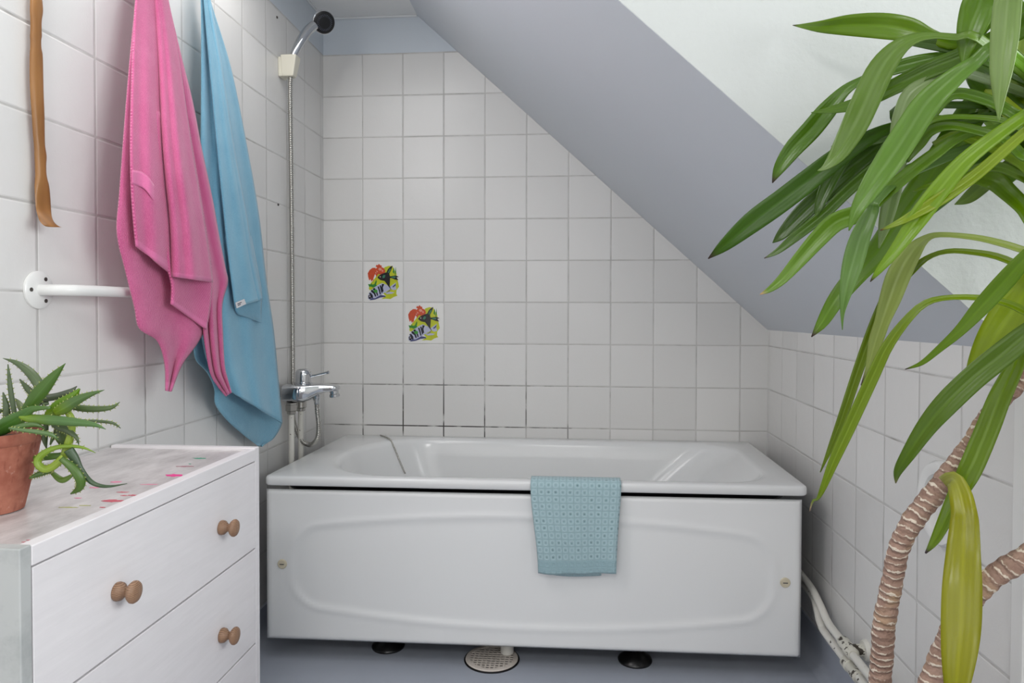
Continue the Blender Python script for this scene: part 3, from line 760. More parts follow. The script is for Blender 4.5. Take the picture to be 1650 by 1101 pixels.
# paint drips: flat daubs in their own colours on the top board
def daub(mb, u, v, du, dv, seed):
    rnd = random.Random(seed); z = CH-.004; pts = []
    for k in range(18):
        a = 2*PI*k/18; r = .6+.4*rnd.random(); r *= (1.25 if abs(math.cos(a)) > .9 else .8)
        pts.append(onz(u+du*r*math.cos(a), v+dv*r*math.sin(a), z+.0001))
    mb.prism(pts, (0, 0, .0003))
daubs = [(1, 280, 766.5, 12, 3.2), (2, 321, 739, 10, 1.6), (3, 297, 752, 13, 1.3), (2, 306, 748, 2, 1), (4, 187, 777, 9, 2), (4, 152, 786, 7, 1.5), (5, 182, 807.5, 17, 3.2), (5, 197, 793.5, 10, 1.1), (5, 215, 798.5, 9, 1.5), (5, 200, 799, 6, 1), (5, 165, 818, 5, 1), (4, 240, 781, 13, .8), (6, 137, 815, 9, 1.), (6, 110, 818, 16, 1.2), (5, 57, 871, 14, 1.4), (5, 42, 874, 6, 1), (4, 125, 803, 6, 1)]
for k, (mi, u, v, du, dv) in enumerate(daubs): mb.cur = mi; daub(mb, u, v, du, dv, k)
top = mb.build('top', [M['chest_top'], paintcol('pink_daub', 238, 70, 150), paintcol('green_daub', 96, 168, 142), paintcol('mauve_daub', 176, 128, 138), paintcol('pale_pink_daub', 240, 150, 180), paintcol('red_daub', 206, 92, 108), paintcol('olive_daub', 186, 186, 120)], ch, smooth=False)
mb = MB(); mb.box((CX-.018, CY0+.017, CH-.024), (CX+.0005, CY1-.017, CH-.0005)); mb.build('front_rail', M['chest_white'], ch, smooth=False, bevel=.0015)
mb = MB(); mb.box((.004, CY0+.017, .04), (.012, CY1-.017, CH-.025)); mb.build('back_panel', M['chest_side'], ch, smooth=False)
mb = MB(); mb.box((.02, CY0+.017, .03), (CX-.004, CY1-.017, .055)); mb.build('plinth', M['chest_white'], ch, smooth=False)
zs = [(.5035, .670), (.318, .5005), (.060, .315)]
for k, (z0, z1) in enumerate(zs):
    mb = MB(); mb.box((CX-.016, CY0+.0185, z0), (CX, CY1-.0185, z1))
    mb.box((.03, CY0+.03, z0+.01), (CX-.016, CY1-.03, z1-.02))
    d = mb.build('drawer', M['chest_white'], ch, smooth=False, bevel=.0012)
    zc = (.584, .394, .19)[k]
    for y in (-1.333, -1.612):
        prof = [(.0075, 0), (.0122, .0005), (.0128, .003), (.0118, .0075), (.0075, .012), (.0062, .0145), (.0078, .0175), (.0125, .0205), (.0148, .0235), (.0150, .026), (.0135, .0285), (.008, .0305), (.0005, .0312)]
        mb = MB(); mb.lathe((CX, y, zc), (1, 0, 0), prof, 28); kn = mb.build('knob', M['knob_wood'], d); kn['label'] = 'turned brown wooden knob'

# ------------------------------------------------------------------ leaves
def leaf(mb, pts, d0, d1, col, tip=None, wmax=None, fold=.18, twist=.5, side=1, n=34, base=None, dm=None, teeth=None):
    """strap leaf along a curve given as (u,v,width) with its own distances; V-shaped in section"""
    P = cr([p if len(p) == 4 else (*p, lerp(d0, d1, i/(len(pts)-1))) for i, p in enumerate(pts)], n); rows = []; uvs = []; cols = []
    wm = wmax or max(p[2] for p in pts)
    C3 = []
    for u, v, w, d in P: C3.append((at(u, v, d), d, max(w, .8)))
    edge = []
    for k in range(n):
        p, d, w = C3[k]; t = k/(n-1)
        a = C3[max(k-1, 0)][0]; b = C3[min(k+1, n-1)][0]
        tan = (b-a).normalized(); view = (p-CAM).normalized()
        sd = view.cross(tan).normalized()
        hw = w/FPX*d/2
        wn = min(max(w*1.15, min(wm, w*2.2)*.9), wm)/FPX*d/2
        dep = side*twist*math.sqrt(max(wn*wn-hw*hw, 0))
        row = []; c = col
        if base: c = tuple(lerp(base[i], col[i], sst(0, .35, t)) for i in range(3))+(1,)
        if tip: c = tuple(lerp(c[i], tip[i], sst(.93, .985, t)) for i in range(3))+(1,)
        for j, s in enumerate((-1, -.62, -.2, 0, .2, .62, 1)):
            f = fold*hw*2*(1-abs(s))
            row.append(p+sd*hw*s+view*(dep*s+f))
        rows.append(row); uvs.append([(t*len(pts)*.05, .5+.5*s) for s in (-1, -.62, -.2, 0, .2, .62, 1)]); cols.append([c]*7)
    mb.grid(rows, uvs=uvs, cols=cols)
    return rows
def c1(pts): return [(1100+.3633*x, .3633*y, w*.3633) for x, y, w in pts]
def c2(pts): return [(1100+.3633*x, 300+.3633*y, w*.3633) for x, y, w in pts]
DK, MD, LT, YG, GR, YE = rgb(72, 116, 22), rgb(98, 148, 32), rgb(128, 172, 62), rgb(166, 190, 44), rgb(114, 152, 70), rgb(176, 178, 28)
BRN = rgb(70, 50, 44)
yu = thing('potted_yucca', (1.40, -1.43, 0), 'tall potted yucca with ringed stems and drooping strap leaves at right', 'plant')
rj = random.Random(3)
def Lf(pts, d0, d1, col, *a, crown=(1718, 168, .895), via=(), **k):
    """a leaf whose base is carried back to its crown"""
    m_ = len(pts); q = [p if len(p) == 4 else (*p, lerp(d0, d1, i/(m_-1))) for i, p in enumerate(pts)]
    pre = [(crown[0]+rj.uniform(-7, 7), crown[1]+rj.uniform(-9, 9), 13, crown[2]+rj.uniform(-.012, .012))]+list(via)
    leaf(mb, pre+q, d0, d1, col, *a, n=42, **k)
mb = MB()
Lf(c1([(1420, 200, 40), (1220, 198, 45), (1100, 165, 62), (1000, 132, 98), (880, 115, 106), (740, 112, 88), (620, 118, 52), (540, 116, 22), (488, 112, 2)]), .86, 1.08, rgb(110, 158, 14), BRN, side=-1)
Lf(c1([(1400, 215, 50), (1250, 218, 50), (1130, 200, 48), (1010, 185, 30)]), .87, .93, rgb(62, 104, 14))
Lf(c1([(1330, 178, 35), (1210, 165, 28), (1120, 158, 26), (1030, 170, 45), (950, 218, 82), (880, 305, 112), (815, 440, 118), (760, 560, 110), (690, 680, 75), (635, 740, 30), (598, 757, 3)]), .82, .93, GR, fold=.12)
Lf(c1([(1640, 60, 80), (1500, 125, 95), (1380, 185, 95), (1230, 255, 85), (1100, 305, 78), (950, 378, 72), (800, 450, 60), (680, 483, 36), (570, 500, 3)]), .80, .97, rgb(86, 132, 26))
Lf(c1([(1300, 250, 40), (1150, 255, 50), (1000, 285, 62), (880, 325, 45), (790, 358, 34), (715, 405, 50), (640, 490, 82), (570, 575, 88), (490, 660, 80), (430, 745, 52), (398, 812, 3)]), .9, 1.06, rgb(84, 136, 14), BRN)
Lf(c1([(1280, 520, 20), (1100, 525, 25), (940, 560, 38), (830, 610, 64), (700, 690, 88), (570, 790, 98), (440, 890, 100), (310, 985, 94), (190, 1085, 56), (113, 1148, 3)]), .9, 1.03, rgb(62, 112, 12), BRN, side=-1)
Lf(c1([(1000, 470, 30), (950, 560, 50), (860, 650, 92), (740, 750, 86), (620, 860, 82), (520, 955, 76), (440, 1040, 46), (399, 1078, 3)]), .95, 1.06, rgb(66, 108, 24))
Lf(c1([(1100, 560, 40), (1000, 640, 48), (860, 740, 52), (740, 840, 52), (620, 955, 50), (500, 1050, 44), (420, 1115, 25), (361, 1146, 2)]), .93, 1.04, rgb(76, 122, 20), BRN)
Lf(c1([(760, 640, 55), (715, 700, 66), (660, 790, 66), (622, 870, 54), (600, 930, 30), (590, 974, 3)]), .98, 1.0, rgb(72, 112, 40))
Lf(c1([(1420, 215, 50), (1290, 280, 60), (1190, 355, 88), (1085, 455, 112), (1005, 575, 120), (920, 705, 118), (830, 835, 88), (770, 935, 50), (737, 1024, 3)]), .78, .86, rgb(110, 156, 68), fold=.22)
Lf(c1([(1240, 320, 40), (1110, 355, 48), (1015, 410, 66), (972, 500, 66), (952, 600, 62), (950, 740, 72), (925, 870, 72), (895, 1000, 50), (870, 1102, 3)]), .88, .93, rgb(146, 172, 118), fold=.12)
Lf(c1([(1520, 520, 45), (1370, 450, 48), (1210, 415, 48), (1120, 490, 46), (1060, 590, 56), (1000, 690, 30), (980, 740, 4)]), .84, .92, rgb(92, 142, 28))
Lf(c1([(1540, 570, 24), (1430, 535, 26), (1300, 520, 22), (1150, 522, 22), (1070, 560, 22), (1000, 640, 16), (960, 720, 3)]), .82, .9, rgb(100, 146, 30))
Lf(c1([(1540, 690, 45), (1440, 620, 40), (1350, 590, 40), (1200, 556, 42), (1100, 575, 55), (1040, 640, 60), (1000, 720, 4)]), .82, .9, rgb(96, 144, 26))
Lf(c1([(1380, 390, 60), (1310, 460, 115), (1250, 550, 128), (1170, 680, 136), (1060, 840, 124), (960, 980, 112), (860, 1120, 98), (760, 1230, 86), (680, 1330, 70), (620, 1430, 48), (571, 1495, 3)]), .92, 1.04, rgb(104, 154, 30), BRN)
Lf(c1([(1420, 560, 30), (1240, 600, 44), (1120, 680, 54), (1000, 770, 58), (880, 870, 62), (780, 945, 78), (680, 985, 84), (600, 1060, 78), (520, 1150, 64), (440, 1240, 44), (385, 1285, 25), (343, 1306, 3)]), .86, 1.0, rgb(112, 158, 56), rgb(220, 190, 140), fold=.25)
Lf(c2([(860, 60, 40), (840, 110, 55), (790, 220, 82), (755, 340, 85), (725, 460, 55), (709, 560, 18), (708, 638, 2)]), .9, .93, rgb(114, 156, 84), fold=.2, via=[(1580, 232, 14, .92), (1460, 278, 22, .915)])
Lf(c1([(1640, 440, 55), (1514, 515, 55), (1380, 610, 62), (1250, 715, 72), (1140, 840, 84), (1050, 960, 84), (980, 1060, 62), (920, 1140, 44), (870, 1200, 28), (832, 1250, 3)]), .76, .86, rgb(124, 172, 20), BRN)
Lf(c1([(1640, 500, 45), (1514, 590, 45), (1400, 690, 48), (1280, 790, 52), (1130, 890, 56), (1000, 965, 36), (930, 1000, 20), (876, 1022, 3)]), .75, .85, rgb(140, 172, 40), rgb(120, 60, 40))
Lf(c1([(1640, 800, 55), (1500, 715, 55), (1400, 660, 55), (1300, 620, 48), (1200, 600, 34), (1110, 640, 20)]), .84, .94, rgb(130, 172, 24))
Lf(c1([(1640, 830, 44), (1514, 785, 42), (1420, 745, 45), (1330, 742, 42), (1230, 770, 38), (1110, 815, 26), (1020, 850, 6)]), .85, .93, rgb(104, 146, 34))
Lf(c1([(1640, 1040, 60), (1510, 915, 66), (1440, 850, 74), (1380, 800, 84), (1280, 775, 64), (1180, 750, 32), (1080, 730, 8)]), .86, .98, rgb(112, 158, 18))
Lf(c1([(1400, 770, 50), (1330, 825, 64), (1265, 878, 52), (1206, 908, 3)]), .97, 1.06, rgb(120, 152, 70))
Lf(c1([(1345, -120, 110), (1330, -30, 132), (1308, 40, 138), (1278, 130, 112), (1256, 210, 64), (1242, 298, 3)]), .80, .84, rgb(106, 150, 54), fold=.2, via=[(1672, -20, 30, .86), (1625, -85, 44, .82)])
Lf(c1([(1460, -120, 80), (1446, -30, 100), (1436, 60, 108), (1426, 180, 106), (1412, 320, 84), (1405, 430, 46), (1402, 538, 3)]), .72, .75, rgb(140, 170, 104), fold=.22, via=[(1705, -10, 28, .84), (1672, -95, 40, .76)])
Lf(c1([(1640, 420, 80), (1500, 330, 60), (1490, 250, 66), (1500, 160, 70), (1530, 60, 60)]), .9, .94, rgb(166, 194, 100))
Lf(c1([(1560, 560, 70), (1480, 510, 90), (1400, 440, 100), (1330, 360, 104), (1280, 300, 64), (1255, 270, 10)]), .88, .95, rgb(80, 130, 14))
Lf(c1([(1600, 520, 70), (1500, 430, 66), (1430, 350, 62), (1360, 290, 60), (1300, 262, 40), (1230, 250, 6)]), .89, 1.0, rgb(150, 186, 20))
Lf(c1([(1620, 640, 70), (1530, 560, 70), (1450, 490, 66), (1390, 430, 50), (1340, 400, 10)]), .83, .92, rgb(160, 194, 36))
Lf(c1([(1620, 700, 50), (1540, 640, 60), (1440, 590, 60), (1370, 540, 50), (1300, 480, 12)]), .9, 1.0, rgb(120, 168, 16))
Lf(c1([(1470, -10, 40), (1390, 60, 52), (1330, 130, 46), (1285, 205, 30), (1260, 250, 4)]), .9, .98, rgb(96, 146, 20))
Lf(c1([(1540, -60, 60), (1440, -30, 60), (1390, 20, 50), (1370, 60, 6)]), .9, .98, rgb(140, 180, 30))
Lf(c1([(1640, 620, 60), (1560, 700, 72), (1480, 760, 60), (1420, 830, 20)]), .9, 1.0, rgb(100, 150, 20))
Lf(c1([(1440, 640, 70), (1340, 700, 90), (1230, 800, 90), (1120, 900, 70), (1030, 980, 50), (960, 1060, 8)]), .94, 1.0, rgb(92, 140, 44))
def clear(P_):
    for u, v, w, d in P_:
        q = at(u, v, d)
        if q.y > -1.425 or q.x > 1.76 or (q.z < ZE+.07 and q.x > 1.54): return False
    return True
for k in range(34):     # the far side of the crown, outside the photograph
    a = lerp(-2.3, 1.9, k/33)+rj.uniform(-.1, .1); L = rj.uniform(120, 230); dd = rj.uniform(-.22, .1)
    ca_, sa_ = math.cos(a), math.sin(a); px = max(abs(ca_), .35)*L
    P_ = [(1722+px*t, 165-L*.55*sst(0, .5, t)*(1 if sa_ < .4 else .2)-sa_*-60*t+260*t*t*(.6+.4*abs(ca_)), wd, .895+dd*t) for t, wd in ((.12, 22), (.3, 34), (.5, 42), (.7, 38), (.88, 24), (1., 3))]
    if min(p[0] for p in P_) > 1690 and clear(P_): Lf(P_, .9, .9, (rgb(98, 148, 26), rgb(84, 132, 20), rgb(130, 168, 40))[k % 3], side=rj.choice((-1, 1)))
mb.build('upper_foliage', M['leaf'], yu, solid=.0007, angle=180, fix=False)
mb = MB(); LC = (1690, 530, .93)
Lf(c2([(1640, 330, 30), (1514, 285, 30), (1420, 255, 29), (1300, 228, 25), (1150, 215, 22), (1080, 232, 34), (1015, 295, 78), (960, 390, 96), (920, 500, 86), (885, 600, 62), (855, 690, 56), (825, 800, 24), (791, 884, 3)]), .84, .98, rgb(160, 180, 104), BRN, fold=.25, crown=LC)
Lf(c2([(1640, 430, 32), (1514, 362, 31), (1400, 313, 29), (1290, 293, 25), (1180, 288, 21), (1090, 315, 22), (1010, 377, 38), (930, 457, 50), (870, 570, 46), (820, 700, 46), (770, 840, 42), (710, 1020, 38), (660, 1150, 25), (610, 1270, 3)]), .82, 1.04, rgb(112, 142, 38), fold=.3, crown=LC)
Lf(c2([(1640, 620, 38), (1514, 552, 35), (1420, 513, 31), (1300, 494, 25), (1160, 496, 23), (1065, 526, 30), (980, 610, 38), (905, 715, 47), (850, 830, 52), (790, 960, 52), (730, 1090, 50), (670, 1220, 42), (622, 1340, 25), (598, 1388, 12), (578, 1396, 9), (563, 1442, 3)]), .82, 1.04, rgb(126, 160, 30), rgb(200, 180, 150), fold=.25, crown=LC)
Lf(c2([(1680, 170, 60), (1530, 310, 66), (1430, 420, 78), (1330, 530, 72), (1230, 640, 47), (1140, 720, 30), (1060, 785, 19), (986, 813, 2)]), .74, .9, rgb(106, 148, 36), BRN)
Lf(c2([(1610, 360, 90), (1540, 450, 130), (1470, 545, 150), (1390, 665, 140), (1320, 780, 95), (1255, 880, 20)]), .88, .95, rgb(160, 190, 40), fold=.1, crown=LC)
Lf(c2([(1680, 560, 80), (1540, 650, 96), (1420, 745, 104), (1290, 850, 102), (1170, 965, 98), (1080, 1070, 80), (1000, 1190, 56), (955, 1265, 34), (945, 1318, 4)]), .78, .92, rgb(88, 128, 16), rgb(150, 150, 90), crown=LC)
Lf([(1655, 530, 14), (1637, 585, 24), (1611, 640, 31), (1590, 694, 33), (1565, 753, 33), (1548, 786, 28), (1530, 822, 22), (1508, 868, 14), (1491, 892, 2)], .945, .985, rgb(118, 158, 32), rgb(56, 30, 50), crown=LC)
for k in range(24):
    L = rj.uniform(70, 170); dd = rj.uniform(-.3, .05); r_ = rj.uniform(.1, .6)
    P_ = [(1695+L*t, 528-L*r_*sst(0, .5, t)+240*t*t, wd, .93+dd*t) for t, wd in ((.12, 22), (.3, 34), (.5, 42), (.7, 38), (.88, 24), (1., 3))]
    if clear(P_): Lf(P_, .9, .9, (rgb(98, 148, 26), rgb(84, 132, 20), rgb(140, 172, 40))[k % 3], crown=LC, side=rj.choice((-1, 1)))
mb.build('lower_foliage', M['leaf'], yu, solid=.0007, angle=180, fix=False)
mb = MB()
leaf(mb, [(1520, 778, 20, .985), (1536, 772, 24, .95), (1547, 795, 32, .925), (1553, 825, 36, .91), (1554, 845, 40, .90), (1552, 890, 47, .885), (1550, 950, 55, .87), (1548, 1010, 55, .86), (1544, 1063, 47, .85), (1540, 1120, 30, .845), (1536, 1190, 3, .84)], .99, .82, rgb(162, 168, 20), base=rgb(196, 206, 110), fold=.06)
y_ = mb.build('yellow_leaf', M['leaf'], yu, solid=.0008, angle=180, fix=False); y_['label'] = 'broad yellowing leaf hanging off the stem'
t1 = [(1419, 1190, 34, 1.105), (1418, 1101, 33, 1.10), (1422, 1050, 33, 1.09), (1424, 1010, 33.5, 1.08), (1431, 970, 32, 1.07), (1439, 930, 31, 1.06), (1446, 893, 31, 1.05), (1456, 866, 31, 1.04), (1472, 838, 33, 1.03), (1491, 813, 33, 1.02), (1514, 785, 33, 1.01), (1539, 752, 32, 1.0), (1565, 715, 28, .99), (1587, 678, 27, .98), (1612, 645, 28, .97), (1636, 622, 28, .96), (1660, 580, 28, .95), (1690, 520, 26, .93)]
def stem(name, pts, foot):
    P = cr([(*at(u, v, d), w*d/FPX/2) for u, v, w, d in pts], 150)
    P = [(foot[0], foot[1], .17, P[0][3]*1.1), (lerp(foot[0], P[0][0], .5), lerp(foot[1], P[0][1], .5), lerp(.17, P[0][2], .5), P[0][3]*1.05)]+P
    pts3 = [V(p[:3]) for p in P]; L = 0; rad = []
    for k, p in enumerate(P):
        if k: L += (pts3[k]-pts3[k-1]).length
        rad.append(p[3]*(1+.045*math.sin(L*2*PI/.0155)+.03*math.sin(L*2*PI/.041)))
    mb = MB(); mb.tube(pts3, rad, 20, uvlen=True)
    return mb.build(name, M['trunk'], yu, angle=180)
stem('stem', t1, (1.385, -1.39))
t2 = [(1470, 1190, 36, .96), (1501, 1101, 36, .95), (1522, 1048, 36, .945), (1549, 990, 35, .93), (1580, 948, 34, .91), (1612, 922, 34, .90), (1650, 900, 35, .89), (1702, 862, 34, .88), (1748, 790, 34, .875), (1768, 680, 33, .875), (1766, 540, 32, .88), (1750, 400, 31, .89), (1730, 280, 30, .895), (1718, 175, 28, .895)]
stem('stem', t2, (1.42, -1.46))
mb = MB(); mb.lathe((1.40, -1.42, 0), (0, 0, 1), [(.085, 0), (.09, .004), (.122, .205), (.132, .206), (.134, .245), (.126, .246), (.124, .225), (.0005, .222)], 40); mb.cur = 1
mb.build('pot', M['terracotta'], yu)
mb = MB(); mb.lathe((1.40, -1.42, .2225), (0, 0, 1), [(.122, 0), (.12, .006), (.06, .009), (.0005, .008)], 32); mb.build('soil', M['soil'], yu)

# ------------------------------------------------------------------ aloe in a clay pot on the chest
PC = V((.128, -1.624, CH-.0037))
al = thing('potted_aloe', PC, 'small spiky aloe in a worn terracotta pot on the chest', 'plant')
mb = MB(); mb.lathe(PC, (0, 0, 1), [(.036, 0), (.0395, .001), (.0405, .005), (.0595, .092), (.0615, .0935), (.0635, .098), (.0640, .106), (.0630, .108), (.0585, .108), (.057, .09), (.0005, .0895)], 48); mb.build('pot', M['terracotta'], al)
mb = MB(); mb.lathe(PC+V((0, 0, .0892)), (0, 0, 1), [(.0575, 0), (.056, .005), (.03, .008), (.0005, .009)], 32); mb.build('soil', M['soil'], al)
def ca(pts): return [(.2453*x, 560+.2453*y, w*.2453) for x, y, w in pts]
mb = MB(); tm = MB()
def aleaf(pts, d0, d1, col, base=None, tooth=True):
    """thick succulent leaf, oval in section, with small teeth along both margins"""
    P = cr(ca(pts)[::-1], 26); n = len(P); seg = 10
    C3 = [(at(u, v, lerp(d0, d1, k/(n-1))), lerp(d0, d1, k/(n-1)), max(w, 1.)) for k, (u, v, w) in enumerate(P)]
    rows = []; cols = []; uvs = []
    for k in range(n):
        p, d, w = C3[k]; tan = (C3[min(k+1, n-1)][0]-C3[max(k-1, 0)][0]).normalized(); view = (p-CAM).normalized()
        sd = view.cross(tan).normalized(); nr = tan.cross(sd).normalized(); hw = w/FPX*d/2; t = k/(n-1)
        c = tuple(lerp((base or col)[i], col[i], sst(0, .5, t)) for i in range(3))+(1,)
        rows.append([p+sd*hw*math.cos(2*PI*j/seg)+nr*hw*(.42 if w > 20*.2453 else .9)*math.sin(2*PI*j/seg) for j in range(seg)])
        cols.append([c]*seg); uvs.append([(t, .5+.5*math.cos(2*PI*j/seg)) for j in range(seg)])
        if tooth and 1 < k < n-2 and k % 2 == 0:
            for sgn in (-1, 1):
                e = p+sd*hw*sgn*.97; a = e+tan*.0011; b = e-tan*.0011; q = e+sd*sgn*.0022+tan*.0012
                i0 = [tm.vert(x, col=rgb(186, 200, 130)) for x in (a+view*.0006, b+view*.0006, b-view*.0006, a-view*.0006, q)]
                for f in ((0, 1, 4), (1, 2, 4), (2, 3, 4), (3, 0, 4)): tm.face(*[i0[z] for z in f])
    ids = mb.grid(rows, True, uvs, cols); mb.face(*ids[0]); mb.face(*ids[-1])
AD, AM, AL = rgb(84, 104, 70), rgb(84, 122, 58), rgb(134, 172, 66)
S = .93
aleaf([(20, 72, 3), (100, 98, 30), (180, 150, 54), (240, 220, 62), (275, 300, 50), (300, 380, 40)], S+.03, S+.05, rgb(96, 116, 82))
aleaf([(430, 105, 3), (370, 170, 46), (310, 240, 76), (250, 310, 92), (200, 380, 76), (150, 430, 50)], S-.01, S-.02, AM)
aleaf([(52, 110, 6), (60, 200, 22), (72, 300, 30), (95, 430, 28), (110, 480, 20)], S, S+.0, AD)
aleaf([(20, 295, 8), (40, 380, 36), (45, 460, 42), (50, 510, 30)], S, S, AD)
aleaf([(130, 210, 8), (180, 270, 36), (215, 310, 36), (260, 380, 30)], S+.03, S+.04, AD)
aleaf([(100, 335, 6), (125, 370, 34), (150, 420, 36), (170, 470, 25)], S, S+.02, rgb(110, 128, 84), tooth=False)
aleaf([(505, 255, 5), (460, 290, 36), (380, 320, 46), (290, 335, 46), (230, 345, 30)], S+.02, S+.05, rgb(74, 86, 64), tooth=False)
aleaf([(522, 272, 14), (470, 330, 62), (400, 380, 86), (340, 425, 70), (300, 450, 30)], S, S, rgb(104, 150, 52), base=AL)
aleaf([(685, 280, 3), (590, 310, 36), (500, 350, 62), (420, 400, 76), (360, 430, 50)], S-.005, S-.01, rgb(90, 124, 72), base=AL)
aleaf([(788, 358, 3), (730, 395, 28), (620, 405, 42), (520, 398, 42), (450, 385, 25)], S+.02, S+.03, rgb(96, 120, 76))
aleaf([(695, 538, 3), (620, 508, 30), (480, 490, 56), (330, 478, 66), (200, 468, 56), (130, 450, 30)], S-.02, S-.025, rgb(88, 128, 74), base=AL)
aleaf([(793, 532, 4), (740, 497, 18), (640, 485, 20), (560, 482, 18), (470, 470, 12)], S+.01, S+.02, AD)
aleaf([(-60, 570, 60), (0, 535, 100), (80, 490, 100), (150, 450, 80), (215, 405, 44), (330, 396, 20)], S-.03, S-.0, rgb(78, 128, 60), base=rgb(90, 130, 70))
aleaf([(-90, 470, 20), (-40, 440, 40), (20, 410, 20), (40, 420, 8)], S, S, AD, tooth=False)
aleaf([(385, 612, 3), (340, 575, 28), (250, 556, 30), (120, 540, 22), (60, 530, 16)], S-.045, S-.02, rgb(94, 128, 78))
aleaf([(300, 545, 3), (270, 520, 18), (220, 508, 30), (150, 515, 34), (90, 530, 30)], S-.04, S-.02, rgb(80, 116, 60), tooth=False)
aleaf([(518, 642, 4), (500, 590, 24), (440, 545, 42), (390, 525, 46), (350, 500, 40)], S-.005, S, AD)
aleaf([(410, 760, 42), (440, 660, 52), (468, 560, 46), (470, 470, 42), (430, 410, 36)], S, S, rgb(150, 178, 82), tooth=False)
aleaf([(430, 640, 60), (410, 580, 90), (400, 520, 80), (390, 480, 50)], S+.012, S+.012, rgb(70, 96, 44), tooth=False)
aleaf([(627, 693, 3), (540, 657, 18), (420, 650, 27), (330, 672, 36), (262, 718, 46), (247, 762, 46), (290, 800, 50), (350, 782, 50), (420, 720, 46)], S-.012, S-.005, rgb(134, 170, 72), base=rgb(160, 190, 90))
aleaf([(465, 962, 10), (520, 925, 46), (528, 870, 56), (480, 795, 54), (400, 730, 34)], S-.02, S-.01, rgb(82, 118, 54))
aleaf([(835, 895, 3), (700, 914, 20), (600, 885, 30), (530, 800, 36), (490, 730, 54), (450, 670, 60)], S-.01, S+.0, rgb(66, 92, 62), tooth=False)
aleaf([(190, 862, 8), (250, 835, 34), (320, 815, 28), (350, 800, 20)], S+.01, S, rgb(74, 110, 50))
aleaf([(475, 840, 20), (410, 872, 40), (350, 830, 28), (330, 800, 18)], S+.02, S+.01, rgb(110, 146, 74), tooth=False)
aleaf([(306, 666, 6), (294, 600, 36), (300, 530, 34), (310, 470, 20)], S+.02, S+.02, rgb(76, 96, 60), tooth=False)
aleaf([(220, 730, 30), (300, 720, 46), (380, 712, 40), (420, 700, 30)], S+.008, S+.005, rgb(84, 128, 50), tooth=False)
aleaf([(330, 640, 10), (350, 590, 26), (380, 540, 30), (400, 490, 20)], S+.01, S+.01, rgb(78, 104, 60), tooth=False)
off_ = len(mb.v)
mb.v += tm.v; mb.uv += tm.uv; mb.col += tm.col; mb.f += [tuple(i+off_ for i in f) for f in tm.f]; mb.mi += tm.mi
fo = mb.build('foliage', M['aloe'], al, angle=180)


# ------------------------------------------------------------------ fixtures on the right wall
def rp(u, v, x=1.55): return onx(u, v, x)
up_ = [(1.556, -.08, .226), (1.556, -.45, .224), (1.555, -.57, .220), (1.552, -.645, .206), (1.550, -.71, .188), (1.550, -.80, .184), (1.550, -1.4, .176), (1.550, -2.3, .17)]
lo_ = [(1.562, -.08, .198), (1.562, -.45, .197), (1.560, -.565, .196), (1.555, -.615, .180), (1.550, -.66, .160), (1.549, -.76, .152), (1.549, -1.4, .148), (1.549, -2.3, .145)]
ends = {'upper': up_, 'lower': lo_}
hp1 = thing('heating_pipe', (1.55, -1., .17), 'chipped white heating pipe along the right wall, upper one with a tee', 'pipe')
mb = MB(); mb.tube(cr(up_, 90), .0094, 16); mb.build('tube', M['old_white'], hp1)
T = rp(1368, 1034, 1.55)
mb = MB(); mb.tube([(1.55, T.y+.040, .1855), (1.55, T.y+.034, .1855), (1.55, T.y-.022, .184), (1.55, T.y-.028, .184)], [.0125, .0148, .0148, .0115], 20)
mb.tube([(1.55, T.y, .185), (1.560, T.y-.002, .185), (1.572, T.y-.003, .185), (1.580, T.y-.003, .185)], [.0125, .0125, .0138, .0138], 20)
mb.build('tee_fitting', M['worn_fitting'], hp1)
mb = MB(); mb.lathe((W, T.y-.003, .185), (-1, 0, 0), [(.0245, 0), (.0245, .004), (.021, .009), (.014, .010)], 28); mb.build('wall_rosette', M['old_white'], hp1)
hp2 = thing('heating_pipe', (1.549, -1.1, .14), 'chipped white heating pipe along the right wall, lower one with a union', 'pipe')
mb = MB(); mb.tube(cr(lo_, 90), .0094, 16); mb.build('tube', M['old_white'], hp2)
U = rp(1374, 1074, 1.55)
mb = MB(); mb.tube([(1.549, U.y+.040, .1505), (1.549, U.y+.034, .1505), (1.549, U.y+.012, .150), (1.549, U.y+.010, .150), (1.549, U.y-.018, .150), (1.549, U.y-.02, .150), (1.549, U.y-.036, .150), (1.549, U.y-.04, .150)], [.0115, .0152, .0152, .0130, .0130, .0142, .0142, .0105], 20)
mb.build('union_fitting', M['worn_fitting'], hp2)
rc = onx(1517, 812, W-.01)
rg = thing('towel_ring', (W, rc.y, rc.z), 'round white plastic ring holder on the right wall behind the stem', 'towel ring')
mb = MB(); seg = 48
prof = [(.072, -.001), (.073, .012), (.068, .020), (.058, .022), (.050, .018), (.047, .008), (.0475, -.001)]
rows = []
for a in range(seg):
    an = 2*PI*a/seg; rows.append([(W-h, rc.y+r*math.cos(an), rc.z+r*1.06*math.sin(an)) for r, h in prof])
rows.append(rows[0]); mb.grid(rows, True)
mb.build('ring', M['white_metal'], rg)
mb = MB(); mb.lathe((W, rc.y-.040, rc.z+.006), (-1, 0, 0), [(.0055, 0), (.0055, .008), (.002, .010)], 16); mb.build('screw', M['chrome'], rg)

